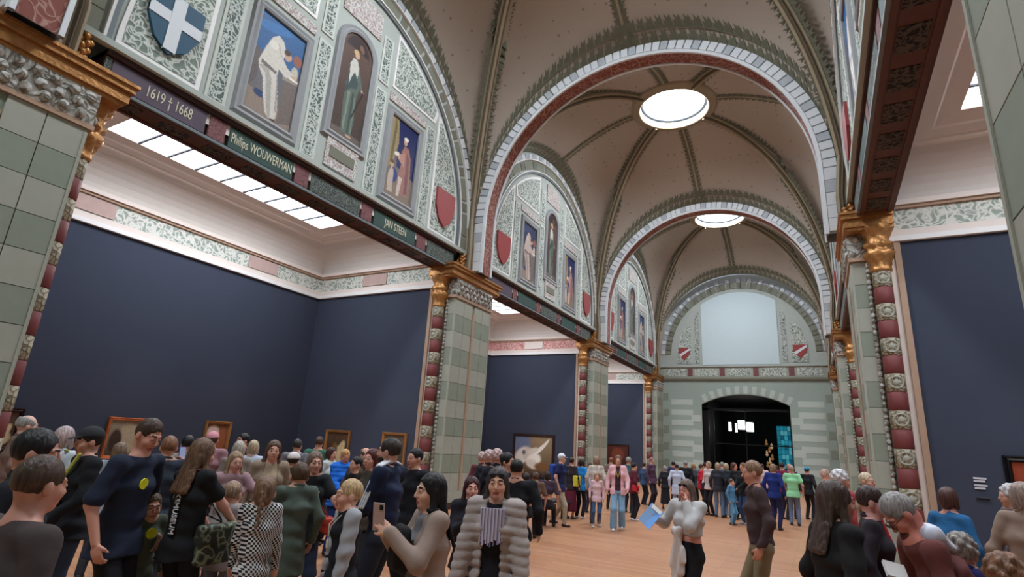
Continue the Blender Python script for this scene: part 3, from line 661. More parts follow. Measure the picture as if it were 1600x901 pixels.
def vault(b):
    if b < 0: cyv = MID[0] - PITCHY / 2
    else: cyv = (MID[b] + MID[b + 1]) / 2
    hy = 5.25
    t = tag(empty('ceiling', (XC, cyv, 0)), 'ribbed dome vault, bay %d ahead of the viewpoint' % (b + 1) if b >= 0 else 'ribbed vault behind the viewpoint', kind='structure')
    n = 128; m = 22; P = []
    cor = math.atan2(hy, HX)
    angs = sorted(set([2 * math.pi * k / n for k in range(n)] + [cor, math.pi - cor, math.pi + cor, 2 * math.pi - cor]))
    for j in range(m + 1):
        s = math.sin(math.pi / 2 * j / m); row = []
        for a in angs:
            dx, dy = math.cos(a), math.sin(a); rb, zb = zbound(dx, dy, hy); r = OC_R + (rb - OC_R) * s
            row.append((dx * r, dy * r, vault_z(dx * r, dy * r, hy)))
        P.append(row)
    P.append([(x, y, 6.4) if abs(z - 7.3) < .9 else (x, y, z) for x, y, z in P[-1]])
    MB().grid(P, closed_v=True).build('vault_shell', m_vault, t, True)
    # ribs
    def radial(a, s0, s1, nn=26):
        out = []
        dx, dy = math.cos(a), math.sin(a); rb, zb = zbound(dx, dy, hy)
        for k in range(nn + 1):
            s = math.sin(math.pi / 2 * (s0 + (s1 - s0) * k / nn)); r = OC_R + .06 + (rb - .1 - OC_R) * s
            out.append((dx * r, dy * r, vault_z(dx * r, dy * r, hy)))
        return out
    lv = MB()
    def leaves(fn, n_, size, flip=1):
        """fn(k)->(p, inward normal dir in plan, along dir): a row of three-pointed leaves lying on the shell"""
        for k in range(n_):
            p, nrm, al = fn(k)
            pts = [(-.5, 0), (-.42, .45), (-.15, .30), (0.12, 1.0), (.22, .42), (.5, .55), (.5, 0)]
            f = []
            for u, v in pts:
                q = (p[0] + al[0] * u * size[0] + nrm[0] * v * size[1], p[1] + al[1] * u * size[0] + nrm[1] * v * size[1], 0)
                if abs(q[0]) > HX - .01 or abs(q[1]) > hy - .01: q = (max(-HX + .02, min(HX - .02, q[0])), max(-hy + .02, min(hy - .02, q[1])), 0)
                f.append(Vector((q[0], q[1], vault_z(q[0], q[1], hy))))
            c = Vector((XC - XC, 0, 5)); out = []
            for q in f: out.append(q + (c - q).normalized() * .03)
            lv.face(out)
    for cxs in (-1, 1):
        for cys in (-1, 1):
            a = math.atan2(cys * hy, cxs * HX)
            path = [(cxs * (HX - .13), cys * (hy - .13), 6.5), (cxs * (HX - .13), cys * (hy - .13), 7.2)] + radial(a, .985, 0)
            dirv = Vector((-math.sin(a), math.cos(a), 0))
            rp = [(-.13, .03), (-.13, -.05), (-.09, -.07), (-.08, -.12), (-.04, -.14), (-.035, -.2), (.035, -.2), (.04, -.14), (.08, -.12), (.09, -.07), (.13, -.05), (.13, .03)]
            sgn = 1
            for nm, pr, mt in (('diagonal_rib', rp, m_rib),):
                o = MB().sweep(path, [(u, v) for u, v in pr], sideref=lambda p: dirv).build(nm, mt, t, False)
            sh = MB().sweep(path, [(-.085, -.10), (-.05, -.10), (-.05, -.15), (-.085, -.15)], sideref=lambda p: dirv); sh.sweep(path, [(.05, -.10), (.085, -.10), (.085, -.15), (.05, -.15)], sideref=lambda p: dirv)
            sh.build('rib_dark_roll', m_ribd, t)  # pair of darker rolls along the flanks of the diagonal rib
            pts = radial(a, .0, .97, 60)
            for sd in (-1, 1):
                def fn(k, sd=sd, pts=pts, a=a):
                    p = Vector(pts[k]); nrm = Vector((-math.sin(a) * sd, math.cos(a) * sd, 0)); return p + nrm * .12, nrm, Vector((math.cos(a), math.sin(a), 0))
                L3 = [0]
                # sample uniformly by 3D arclength
                acc = [0]
                for k in range(60): acc.append(acc[-1] + (Vector(pts[k + 1]) - Vector(pts[k])).length)
                nn = int(acc[-1] / .2)
                for q in range(nn):
                    d = (q + .5) * .2
                    k = next(i for i in range(60) if acc[i + 1] >= d)
                    f = (d - acc[k]) / max(1e-6, acc[k + 1] - acc[k]); p = Vector(pts[k]).lerp(Vector(pts[k + 1]), f)
                    tg = (Vector(pts[k + 1]) - Vector(pts[k])).normalized()
                    nrm = Vector((-math.sin(a) * sd, math.cos(a) * sd, 0)); b0 = p + nrm * .11
                    fpts = []
                    for u, v in [(-.5, 0), (-.45, .5), (-.1, .35), (-.2, 1.0), (.2, .6), (.42, .85), (.5, 0)]:
                        q3 = b0 + tg * u * .20 + nrm * v * .22
                        r = math.hypot(q3.x, q3.y)
                        inb = abs(q3.x) < HX - .02 and abs(q3.y) < hy - .02
                        z = vault_z(q3.x, q3.y, hy) if inb else q3.z
                        if abs(z - q3.z) > .35: z = q3.z
                        c = Vector((0, 0, 6)); qq = Vector((q3.x, q3.y, z)); fpts.append(qq + (c - qq).normalized() * .03)
                    lv.face(fpts)
    # ridge bands from arch crowns to the ring
    for a in (0, math.pi / 2, math.pi, 3 * math.pi / 2):
        pts = radial(a, 0, .98, 30); dirv = Vector((-math.sin(a), math.cos(a), 0))
        MB().sweep(pts, [(-.035, .03), (-.035, -.03), (-.015, -.05), (.015, -.05), (.035, -.03), (.035, .03)], sideref=lambda p: dirv).build('ridge_rib', m_rib, t)
        for sd in (-1, 1):
            L = sum((Vector(pts[k + 1]) - Vector(pts[k])).length for k in range(30)); nn = int(L / .2)
            for q in range(nn):
                k = min(29, int(30 * math.asin(min(1, (q + .5) / nn)) / (math.pi / 2))); p = Vector(pts[k]).lerp(Vector(pts[k + 1]), .5)
                rr = OC_R + .1 + (math.hypot(pts[-1][0], pts[-1][1]) - OC_R - .1) * (q + .5) / nn
                p = Vector((math.cos(a) * rr, math.sin(a) * rr, 0)); fp = []
                for u, v in [(-.5, 0), (-.45, .5), (-.1, .35), (-.2, 1.0), (.2, .6), (.42, .85), (.5, 0)]:
                    q3 = p + Vector((math.cos(a), math.sin(a), 0)) * u * .19 + dirv * sd * (.03 + v * .2); z = vault_z(q3.x, q3.y, hy); fp.append(Vector((q3.x, q3.y, z - .03)))
                lv.face(fp)
    # leaf borders along the four boundary arches: along the curve, pointing into the vault
    bd = MB()
    for axis in (0, 1):
        for s in (-1, 1):
            H = HX if axis == 0 else hy        # half length of this edge
            D = hy if axis == 0 else HX        # distance of the edge
            N = 400; pl = []
            for k in range(N + 1):
                u = H * math.sin(-math.pi / 2 + math.pi * k / N) * .9995
                if axis == 0: pl.append(Vector((u, s * D, zbound(u, s * D, hy)[1])))
                else: pl.append(Vector((s * D, u, zbound(s * D, u, hy)[1])))
            inward = Vector((0, -s, 0)) if axis == 0 else Vector((-s, 0, 0))
            acc = 0; nxt = .1
            cen = Vector((0, s * D, 7.3)) if axis == 0 else Vector((s * D, 0, 7.3))
            def onsurf(q):
                x = max(-HX + .001, min(HX - .001, q.x)); y = max(-hy + .001, min(hy - .001, q.y))
                return Vector((x, y, vault_z(x, y, hy)))
            def surf(p, w_):
                # walk from the edge point into the web by w_ measured on the shell
                rd = Vector((p.x, p.y, 0)).normalized(); lo, hi = 0, w_ * 1.3
                base = p
                for _ in range(9):
                    mid = (lo + hi) / 2; q = p - rd * mid + 0 * inward; q = onsurf(q)
                    if (q - base).length > w_: hi = mid
                    else: lo = mid
                q = onsurf(p - rd * lo); c = Vector((0, 0, 6)); return q + (c - q).normalized() * .03
            wid = .62 if axis == 1 else .85
            k = 0; ps = [pl[0]]
            for k in range(N):
                acc += (pl[k + 1] - pl[k]).length
                if acc >= nxt: ps.append(pl[k + 1]); nxt += .27
            ps = [p for p in ps if p.z > 7.6]
            A = [surf(p, .03) for p in ps]; Bm = [surf(p, wid * .5) for p in ps]; Cc = [surf(p, wid * .95) for p in ps]
            for k in range(len(ps) - 1):
                def mixp(fr, row0, row1): return row0[k].lerp(row1[k], 0)
                for lo_, hi_ in ((A, Bm), (Bm, Cc)):
                    a0, a1, c0, c1 = lo_[k], lo_[k + 1], hi_[k], hi_[k + 1]
                    f = lambda u, v: (a0.lerp(a1, u)).lerp(c0.lerp(c1, u), v)
                    lv.face([f(0, .08), f(.03, .5), f(.28, .45), f(.3, .97), f(.55, .62), f(.85, .9), f(.9, .08)])
                bd.face([A[k].lerp(Bm[k], .92), A[k + 1].lerp(Bm[k + 1], .92), Bm[k + 1].lerp(Cc[k + 1], .06), Bm[k].lerp(Cc[k], .06)])
                bd.face([A[k].lerp(Bm[k], 0), A[k + 1].lerp(Bm[k + 1], 0), A[k + 1].lerp(Bm[k + 1], .12), A[k].lerp(Bm[k], .12)])
    tag(lv.build('leaf_border', m_leaf, t), kind='stuff')
    bd.build('border_line', m_leaf, t)
    # oculus
    oc = tag(empty('oculus', (XC, cyv, OC_Z)), 'round glowing skylight at the crown of the %s vault' % ['nearest', 'second', 'third', 'rear'][b], 'skylight', 'round oculus skylights of the vaults')
    MB().lathe([(OC_R + .32, .06), (OC_R + .30, -.06), (OC_R + .2, -.12), (OC_R + .12, -.10), (OC_R + .06, -.16), (OC_R - .02, -.14), (OC_R - .05, 0), (OC_R - .05, .1)], 0, 0, 0, 48).build('ring_moulding', m_rib, oc, True)
    MB().lathe([(OC_R - .05, .0), (OC_R - .05, .42)], 0, 0, 0, 48).build('drum_wall', m_white, oc, True)
    MB().lathe([(OC_R - .05, .10), (OC_R - .15, .12), (OC_R - .15, .20), (OC_R - .05, .22)], 0, 0, 0, 48).build('glazing_ring', m_steel, oc, True)
    g = MB(); g.face([((OC_R) * math.cos(2 * math.pi * k / 48), OC_R * math.sin(2 * math.pi * k / 48), .42) for k in range(48)][::-1]); g.build('glass_disc', m_ocu, oc)
    area_lamp('oculus_daylight', (XC, cyv, OC_Z + .38), 2 * OC_R - .2, 2 * OC_R - .2, OCULUS_LAMP, round_=True)
for b in (-1, 0, 1, 2): vault(b)

# ------------------------------------------------------------------ end wall
def wallface(name, pts, mat, label=None, parent=None, y=YEND, th=.02):
    mb = MB(); n = len(pts); mb.v = [(x, y - th, z) for x, z in pts] + [(x, y + .05, z) for x, z in pts]
    mb.f = [tuple(range(n))] + [(i, n + i, n + (i + 1) % n, (i + 1) % n) for i in range(n)]; mb.mi = [0] * (n + 1)
    return mb.build(name, mat, parent)
DX0, DX1 = -6.22, -1.38; DZ, DA = 4.78, 5.40
we = empty('wall_end', (0, 0, 0)); tag(we, 'pale green end wall with a dark arched doorway and a white lunette', kind='structure')
def doortop(e=0.0, n=16):
    w2 = (DX1 - DX0) / 2; cx = (DX0 + DX1) / 2; h = DA - DZ; R = (w2 * w2 + h * h) / (2 * h); cz = DA - R; a = math.asin(w2 / R)
    return [(cx + (R + e) * math.sin(-a + 2 * a * k / n), cz + (R + e) * math.cos(-a + 2 * a * k / n)) for k in range(n + 1)]
dt = doortop()
wallface('wall_field', [(XL - .3, 0), (DX0, 0)] + dt + [(DX1, 0), (XR + .3, 0), (XR + .3, 6.35), (XL - .3, 6.35)], m_greenwall, parent=we)
wallface('lunette_field', [(XL - .2, 6.35), (XR + .2, 6.35), (XR + .2, 7.8)] + [(XC + 5.1 * math.cos(a), 7.8 + 5.1 * math.sin(a)) for a in np.linspace(0, math.pi, 30)] + [(XL - .2, 7.8)], m_tymp, parent=we, th=0)
for z in np.arange(1.0, 5.0, .62):    # pale painted courses
    for x0, x1 in ((-8.05, -6.75), (-.95, .35)):
        wallface('painted_course', [(x0, z), (x1, z), (x1, z + .34), (x0, z + .34)], m_stripe, parent=we, th=.03)
for k in range(11):
    for x0 in (-8.55, .45):
        if k % 2: wallface('quoin', [(x0, .5 + k * .5), (x0 + .32, .5 + k * .5), (x0 + .32, .95 + k * .5), (x0, .95 + k * .5)], m_ashd, parent=we, th=.035)
din, dou = doortop(.04, 22), doortop(.5, 22)
for k in range(22): wallface('arch_block', [din[k], dou[k], dou[k + 1], din[k + 1]], m_stripe if k % 2 else m_greenwall, parent=we, th=.035)
for z in np.arange(.2, 4.6, .44):
    for x0, x1 in ((DX0 - (.42 if int(z / .44) % 2 else .62), DX0 - .03), (DX1 + .03, DX1 + (.42 if int(z / .44) % 2 else .62))):
        wallface('jamb_block', [(x0, z), (x1, z), (x1, z + .42), (x0, z + .42)], m_greenwall if int(z / .44) % 2 else m_stripe, parent=we, th=.035)
wallface('string_course', [(XL, 6.28), (XR, 6.28), (XR, 6.40), (XL, 6.40)], m_inlayf, parent=we, th=.14)
wallface('frieze_band', [(XL, 6.40), (XR, 6.40), (XR, 7.08), (XL, 7.08)], m_ashl, parent=we, th=.05)
wallface('upper_course', [(XL, 7.06), (XR, 7.06), (XR, 7.16), (XL, 7.16)], m_tymp, parent=we, th=.12)
xs = XL + .35
for k in range(11):
    wd = .3 if k % 2 else 1.32
    if xs + wd > XR - .1: break
    wallface('frieze_panel', [(xs, 6.5), (xs + wd, 6.5), (xs + wd, 6.98), (xs, 6.98)], m_fpink if k % 2 else m_orn, parent=we, th=.07); xs += wd + .14
# lunette: block ring, centre panel, side lobes with shields
for k in range(44):
    a0, a1 = math.pi * k / 44 + .006, math.pi * (k + 1) / 44 - .006
    if k % 2 == 0: a1 += .02
    wallface('lunette_block', [(XC + R * math.cos(a), 7.9 + R * math.sin(a)) for R, a in ((4.1, a0), (4.45, a0), (4.45, a1), (4.1, a1))], m_inlay if k % 3 else m_inlayf, parent=we, th=.04)
    wallface('lunette_voussoir', [(XC + R * math.cos(a), 7.9 + R * math.sin(a)) for R, a in ((4.5, a0), (4.72, a0), (4.72, a1), (4.5, a1))], m_vouw if k % 2 else m_voug, parent=we, th=.07)
cp = [(-6.08, 7.2), (-1.72, 7.2), (-1.72, 7.9 + math.sqrt(3.85 ** 2 - 2.18 ** 2))] + [(XC + 3.85 * math.cos(a), 7.9 + 3.85 * math.sin(a)) for a in np.linspace(math.acos(2.18 / 3.85), math.pi - math.acos(2.18 / 3.85), 14)] + [(-6.08, 7.9 + math.sqrt(3.85 ** 2 - 2.18 ** 2))]
wallface('blank_panel', cp, m_lunette, parent=we, th=.06)
for s in (-1, 1):
    wallface('scroll_strip', [(XC + s * u, z) for u, z in ((2.35, 7.3), (2.62, 7.3), (2.62, 10.2), (2.35, 10.6))], m_ornd, parent=we, th=.03)
    wallface('side_lobe', [(XC + s * u, z) for u, z in ((2.85, 7.3), (3.72, 7.3), (3.7, 8.3), (3.45, 9.2), (3.2, 9.6), (2.85, 9.7))], m_orn, parent=we, th=.03)
    wallface('shield', [(XC + s * 3.28 + u, 7.95 + v) for u, v in ((-.36, .36), (.36, .36), (.36, -.02), (0, -.45), (-.36, -.02))], plain('shield_red', (150, 66, 66), .6), parent=we, th=.06)
    wallface('shield_bend', [(XC + s * 3.28 + u, 7.95 + v) for u, v in ((-.36, -.1), (-.2, -.2), (.36, .2), (.36, .34))], m_vouw, parent=we, th=.07)
# doorway: dark vestibule with a black glazed portal, lamps and a lit stained-glass strip beyond
dr = empty('door_1', ((DX0 + DX1) / 2, YEND + .3, 0)); tag(dr, 'black framed glass portal filling the arched doorway in the end wall', kind='structure')
ox, oy = dr.location.x, dr.location.y
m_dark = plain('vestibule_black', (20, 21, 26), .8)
gm, nt, bb = newmat('portal_glass', .05); bb.inputs['Base Color'].default_value = (.6, .68, .72, 1); bb.inputs['Transmission Weight'].default_value = 1.0; bb.inputs['IOR'].default_value = 1.1
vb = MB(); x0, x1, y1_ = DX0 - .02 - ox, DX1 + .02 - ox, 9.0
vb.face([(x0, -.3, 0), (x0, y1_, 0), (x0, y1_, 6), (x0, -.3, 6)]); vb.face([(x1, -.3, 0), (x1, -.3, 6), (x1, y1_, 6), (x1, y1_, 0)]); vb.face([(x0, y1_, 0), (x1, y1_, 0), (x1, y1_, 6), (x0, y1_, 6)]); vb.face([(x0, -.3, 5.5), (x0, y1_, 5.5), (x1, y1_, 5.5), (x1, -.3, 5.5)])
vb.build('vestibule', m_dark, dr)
for (a, b_, z0, z1) in ((x0, x0 + .35, 0, 5.4), (x0, x1, 4.45, 4.6), (x0 + .6, x0 + .66, 0, 4.5), (x1 - .1, x1, 0, 5.0), (-.05, .01, 0, 4.5), (x0 + .6, x1, 2.5, 2.56)):
    MB().box(a, b_, .0, .08, z0, z1).build('portal_bar', m_black, dr)
MB().box(x0 + .6, x1 - .1, .02, .035, 0, 4.45).build('glass_pane', gm, dr)
for k, (dx, dz, sz) in enumerate(((-.35, 4.05, .20), (.12, 3.95, .20), (-1.15, 3.95, .08), (-.8, 3.9, .06))):
    lt = tag(empty('lantern', (ox + dx - .3, YEND + 4 + k * .3, dz - .2)), ['left large white box lantern glowing inside the dark doorway', 'right large white box lantern glowing inside the dark doorway', 'leftmost slim white lantern inside the dark doorway', 'small white lantern beside the large pair in the doorway'][k], 'lamp')
    MB().box(-sz, sz, -sz, sz, -.28, .28).build('lamp_shade', glow('lantern_white', (255, 250, 240), 4.0), lt); MB().box(-.01, .01, -.01, .01, .28, 1.6).build('suspension_rod', m_black, lt)
sg = tag(empty('stained_glass', (DX1 + ox - ox - .48, YEND + 1.2, 1.2)), 'tall lit turquoise stained glass strip at the right of the doorway', 'window')
for i in range(4):
    for j in range(9):
        MB().box(-.36 + i * .19, -.36 + i * .19 + .17, 0, .03, .1 + j * .27, .1 + j * .27 + .25).build('pane', glow('turquoise_%d' % ((i * i + j * 5 + i * j) % 5), [(40, 150, 170), (70, 190, 205), (24, 110, 136), (110, 196, 205), (52, 166, 190)][(i * i + j * 5 + i * j) % 5], .45), sg)
MB().box(-.40, .42, .04, .07, 0, 2.6).build('glass_frame', m_black, sg)
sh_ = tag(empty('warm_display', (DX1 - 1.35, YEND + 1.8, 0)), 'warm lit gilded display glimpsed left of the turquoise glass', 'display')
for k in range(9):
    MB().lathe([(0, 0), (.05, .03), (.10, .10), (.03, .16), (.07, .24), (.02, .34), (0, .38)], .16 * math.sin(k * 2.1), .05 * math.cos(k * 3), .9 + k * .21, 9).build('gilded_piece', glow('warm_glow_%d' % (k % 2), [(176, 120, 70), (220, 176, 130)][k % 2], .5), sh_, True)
# ====================================================================== people
# Bodies, garments and hair are grown as smooth unions of tapered limbs (distance fields) and skinned with a small surface-nets mesher.
V3 = lambda *a: np.array(a, float)
def nrmz(v): return v / max(1e-9, np.linalg.norm(v))
class Field:
    """ops: list of (fn, lo, hi, k, mode)"""
    def __init__(s): s.ops = []
    def add(s, fn, lo, hi, k=.03, mode='u'): s.ops.append((fn, np.array(lo, float), np.array(hi, float), k, mode)); return s
    def cap(s, a, b, ra, rb, k=.03, mode='u'):
        a, b = np.array(a, float), np.array(b, float); r = max(ra, rb); ab = b - a; L = max(1e-9, ab @ ab)
        def fn(x, y, z):
            t = np.clip(((x - a[0]) * ab[0] + (y - a[1]) * ab[1] + (z - a[2]) * ab[2]) / L, 0, 1)
            return np.sqrt((x - a[0] - t * ab[0]) ** 2 + (y - a[1] - t * ab[1]) ** 2 + (z - a[2] - t * ab[2]) ** 2) - (ra + (rb - ra) * t)
        return s.add(fn, np.minimum(a, b) - r, np.maximum(a, b) + r, k, mode)
    def ell(s, c, r, R=None, k=.03, mode='u'):
        c, r = np.array(c, float), np.array(r, float); R = np.eye(3) if R is None else R      # R rows = local axes
        m = np.sqrt(((R.T * r) ** 2).sum(1)) 
        def fn(x, y, z):
            X, Y, Z = x - c[0], y - c[1], z - c[2]
            u = [(R[i, 0] * X + R[i, 1] * Y + R[i, 2] * Z) for i in range(3)]
            k0 = np.sqrt((u[0] / r[0]) ** 2 + (u[1] / r[1]) ** 2 + (u[2] / r[2]) ** 2)
            k1 = np.sqrt((u[0] / r[0] ** 2) ** 2 + (u[1] / r[1] ** 2) ** 2 + (u[2] / r[2] ** 2) ** 2)
            return k0 * (k0 - 1) / np.maximum(k1, 1e-6)
        return s.add(fn, c - m, c + m, k, mode)
    def eseg(s, a, b, wa, wb, X, k=.04, mode='u', rd=.6):
        """segment with elliptical section: w = (half width along X, half depth)"""
        a, b = np.array(a, float), np.array(b, float); X = nrmz(np.array(X, float)); ab = b - a; Ln = np.linalg.norm(ab); A = ab / Ln
        X = nrmz(X - A * (X @ A)); Y = np.cross(A, X); r = max(*wa, *wb)
        def fn(x, y, z):
            px, py, pz = x - a[0], y - a[1], z - a[2]
            h = px * A[0] + py * A[1] + pz * A[2]; t = np.clip(h / Ln, 0, 1); e = h - t * Ln
            w0 = wa[0] + (wb[0] - wa[0]) * t; w1 = wa[1] + (wb[1] - wa[1]) * t
            u = (px * X[0] + py * X[1] + pz * X[2]) / w0; v = (px * Y[0] + py * Y[1] + pz * Y[2]) / w1
            q = e / (np.minimum(w0, w1) * rd)
            return (np.sqrt(u * u + v * v + q * q) - 1) * np.minimum(w0, w1)
        return s.add(fn, np.minimum(a, b) - r, np.maximum(a, b) + r, k, mode)
    def rbox(s, c, h, r=.01, R=None, k=.01, mode='u'):
        c, h = np.array(c, float), np.array(h, float); R = np.eye(3) if R is None else R; m = np.abs(R.T) @ h + r
        def fn(x, y, z):
            X, Y, Z = x - c[0], y - c[1], z - c[2]; q = [np.abs(R[i, 0] * X + R[i, 1] * Y + R[i, 2] * Z) - h[i] + r for i in range(3)]
            return np.sqrt(sum(np.maximum(t, 0) ** 2 for t in q)) + np.minimum(np.maximum(q[0], np.maximum(q[1], q[2])), 0) - r
        return s.add(fn, c - m, c + m, k, mode)
    def cut(s, p, n):
        """remove everything on the +n side of a plane"""
        p, n = np.array(p, float), nrmz(np.array(n, float))
        return s.add(lambda x, y, z: (x - p[0]) * n[0] + (y - p[1]) * n[1] + (z - p[2]) * n[2], None if 0 else [-9] * 3, [9] * 3, 0, 'plane')
    def disp(s, fn): return s.add(fn, [-9] * 3, [9] * 3, 0, 'disp')
    def bounds(s):
        u = [o for o in s.ops if o[4] == 'u']; return np.min([o[1] for o in u], 0), np.max([o[2] for o in u], 0)
    def mesh(s, res, zfine=None, fine=None):
        lo, hi = s.bounds(); lo = lo - 2.5 * res; hi = hi + 2.5 * res
        ax = []
        for i in range(3):
            if i == 2 and zfine:
                z = lo[2]; L = [z]
                while z < hi[2]:
                    st = fine if any(a <= z <= b for a, b in zfine) else res
                    z += st; L.append(z)
                ax.append(np.array(L))
            else: ax.append(np.arange(lo[i], hi[i] + res, (fine or res) if i < 2 and zfine else res))
        D = np.full([len(a) for a in ax], 1.0, np.float32)
        mg = .05
        for fn, l, h, k, mode in s.ops:
            i0 = [max(0, np.searchsorted(ax[i], l[i] - mg)) for i in range(3)]; i1 = [min(len(ax[i]), np.searchsorted(ax[i], h[i] + mg) + 1) for i in range(3)]
            if any(b <= a for a, b in zip(i0, i1)): continue
            sl = tuple(slice(a, b) for a, b in zip(i0, i1))
            x, y, z = ax[0][sl[0]][:, None, None], ax[1][sl[1]][None, :, None], ax[2][sl[2]][None, None, :]
            v = fn(x, y, z); d = D[sl]
            if mode == 'u':
                if k > 0: hh = np.maximum(k - np.abs(d - v), 0) / k; D[sl] = np.minimum(d, v) - hh * hh * k * .25
                else: D[sl] = np.minimum(d, v)
            elif mode == 's': v = -v; hh = np.maximum(k - np.abs(d - v), 0) / max(k, 1e-6); D[sl] = np.maximum(d, v) + hh * hh * k * .25
            elif mode == 'plane': D[sl] = np.maximum(d, v)
            elif mode == 'disp': D[sl] = d + v * (np.abs(d) < .08)
        return nets(D, ax)
def nets(D, ax):
    S = D < 0; nx, ny, nz = D.shape
    c = np.zeros((nx - 1, ny - 1, nz - 1), np.int8)
    for a in (0, 1):
        for b in (0, 1):
            for e in (0, 1): c += S[a:nx - 1 + a, b:ny - 1 + b, e:nz - 1 + e]
    act = (c > 0) & (c < 8); I, J, K = np.nonzero(act)
    if len(I) == 0: return np.zeros((0, 3)), np.zeros((0, 4), int)
    idx = np.full(act.shape, -1, np.int32); idx[I, J, K] = np.arange(len(I))
    acc = np.zeros((len(I), 3)); cnt = np.zeros(len(I))
    cor = [(a, b, e) for a in (0, 1) for b in (0, 1) for e in (0, 1)]
    vals = {q: D[I + q[0], J + q[1], K + q[2]] for q in cor}; pos = {q: np.stack([ax[0][I + q[0]], ax[1][J + q[1]], ax[2][K + q[2]]], 1) for q in cor}
    for q in cor:
        for d in range(3):
            if q[d]: continue
            r = list(q); r[d] = 1; r = tuple(r); a, b = vals[q], vals[r]; m = (a < 0) != (b < 0)
            t = np.where(m, a / np.where(m, a - b, 1), 0)[:, None]
            acc += np.where(m[:, None], pos[q] * (1 - t) + pos[r] * t, 0); cnt += m
    v = acc / np.maximum(cnt, 1)[:, None]; F = []
    for d in range(3):
        e1, e2 = (d + 1) % 3, (d + 2) % 3
        sa = [slice(None)] * 3; sb = [slice(None)] * 3; sa[d] = slice(0, -1); sb[d] = slice(1, None)
        ch = S[tuple(sa)] != S[tuple(sb)]; g = np.nonzero(ch); g = np.array(g).T
        lim = [nx - 1, ny - 1, nz - 1]
        ok = (g[:, e1] > 0) & (g[:, e2] > 0) & (g[:, e1] < lim[e1]) & (g[:, e2] < lim[e2]); g = g[ok]
        ins = S[g[:, 0], g[:, 1], g[:, 2]]
        def cell(o1, o2):
            h = g.copy(); h[:, e1] -= o1; h[:, e2] -= o2; return idx[h[:, 0], h[:, 1], h[:, 2]]
        q = np.stack([cell(1, 1), cell(0, 1), cell(0, 0), cell(1, 0)], 1)
        q[~ins] = q[~ins][:, ::-1]; F.append(q)
    F = np.concatenate(F); F = F[(F >= 0).all(1)]
    return v, F
TRI = [0]
def grow(name, field, mat, parent, res, zfine=None, fine=None, paint=None, smooth_it=1):
    v, f = field.mesh(res, zfine, fine)
    if len(v) == 0: return None
    if smooth_it:     # light relaxation
        for _ in range(smooth_it):
            s = np.zeros_like(v); n = np.zeros(len(v))
            for a in range(4):
                for b in (1, 3): np.add.at(s, f[:, a], v[f[:, (a + b) % 4]]); np.add.at(n, f[:, a], 1)
            v = v * .55 + .45 * s / np.maximum(n, 1)[:, None]
    TRI[0] += 2 * len(f)
    me = bpy.data.meshes.new(name); me.vertices.add(len(v)); me.vertices.foreach_set('co', v.ravel().astype(np.float32))
    me.loops.add(len(f) * 4); me.loops.foreach_set('vertex_index', f.ravel().astype(np.int32))
    me.polygons.add(len(f)); me.polygons.foreach_set('loop_start', np.arange(0, len(f) * 4, 4, dtype=np.int32))
    try: me.polygons.foreach_set('loop_total', np.full(len(f), 4, np.int32))
    except Exception: pass
    for m in (mat if isinstance(mat, (list, tuple)) else [mat]): me.materials.append(m)
    if paint is not None: me.polygons.foreach_set('material_index', paint(v[f].mean(1)).astype(np.int32))
    me.update(calc_edges=True); me.polygons.foreach_set('use_smooth', np.ones(len(f), bool))
    o = bpy.data.objects.new(name, me); COL.objects.link(o); o.parent = parent; return o
def cloth(rgb, rough=.85): return plain('cloth_%d_%d_%d' % tuple(rgb), rgb, rough, var=.10, scale=9, bump=.25)
def skinm(rgb):
    nm = 'skin_%d_%d_%d' % tuple(rgb)
    if nm in MATS: return MATS[nm]
    m = plain(nm, rgb, .5, var=.06, scale=14); b = m.node_tree.nodes['Principled BSDF']
    try: b.inputs['Subsurface Weight'].default_value = .08; b.inputs['Subsurface Radius'].default_value = (.02, .008, .005)
    except Exception: pass
    return m
def hairm(rgb):
    nm = 'hair_%d_%d_%d' % tuple(rgb)
    if nm in MATS: return MATS[nm]
    m, nt, b = newmat(nm, .45); tc = nt.nodes.new('ShaderNodeTexCoord'); mp = nt.nodes.new('ShaderNodeMapping'); mp.inputs['Scale'].default_value = (60, 60, 5)
    n = nt.nodes.new('ShaderNodeTexNoise'); n.inputs['Scale'].default_value = 1.5; n.inputs['Detail'].default_value = 2
    nt.links.new(tc.outputs['Object'], mp.inputs['Vector']); nt.links.new(mp.outputs['Vector'], n.inputs['Vector'])
    r = nt.nodes.new('ShaderNodeValToRGB'); e = r.color_ramp.elements; c = lin(rgb)
    e[0].position = .3; e[0].color = tuple(x * .45 for x in c[:3]) + (1,); e[1].position = .7; e[1].color = tuple(min(1, x * 1.35) for x in c[:3]) + (1,)
    nt.links.new(n.outputs['Fac'], r.inputs['Fac']); nt.links.new(r.outputs['Color'], b.inputs['Base Color'])
    bp = nt.nodes.new('ShaderNodeBump'); bp.inputs['Strength'].default_value = .6; bp.inputs['Distance'].default_value = .01
    nt.links.new(n.outputs['Fac'], bp.inputs['Height']); nt.links.new(bp.outputs['Normal'], b.inputs['Normal'])
    MATS[nm] = m; return m
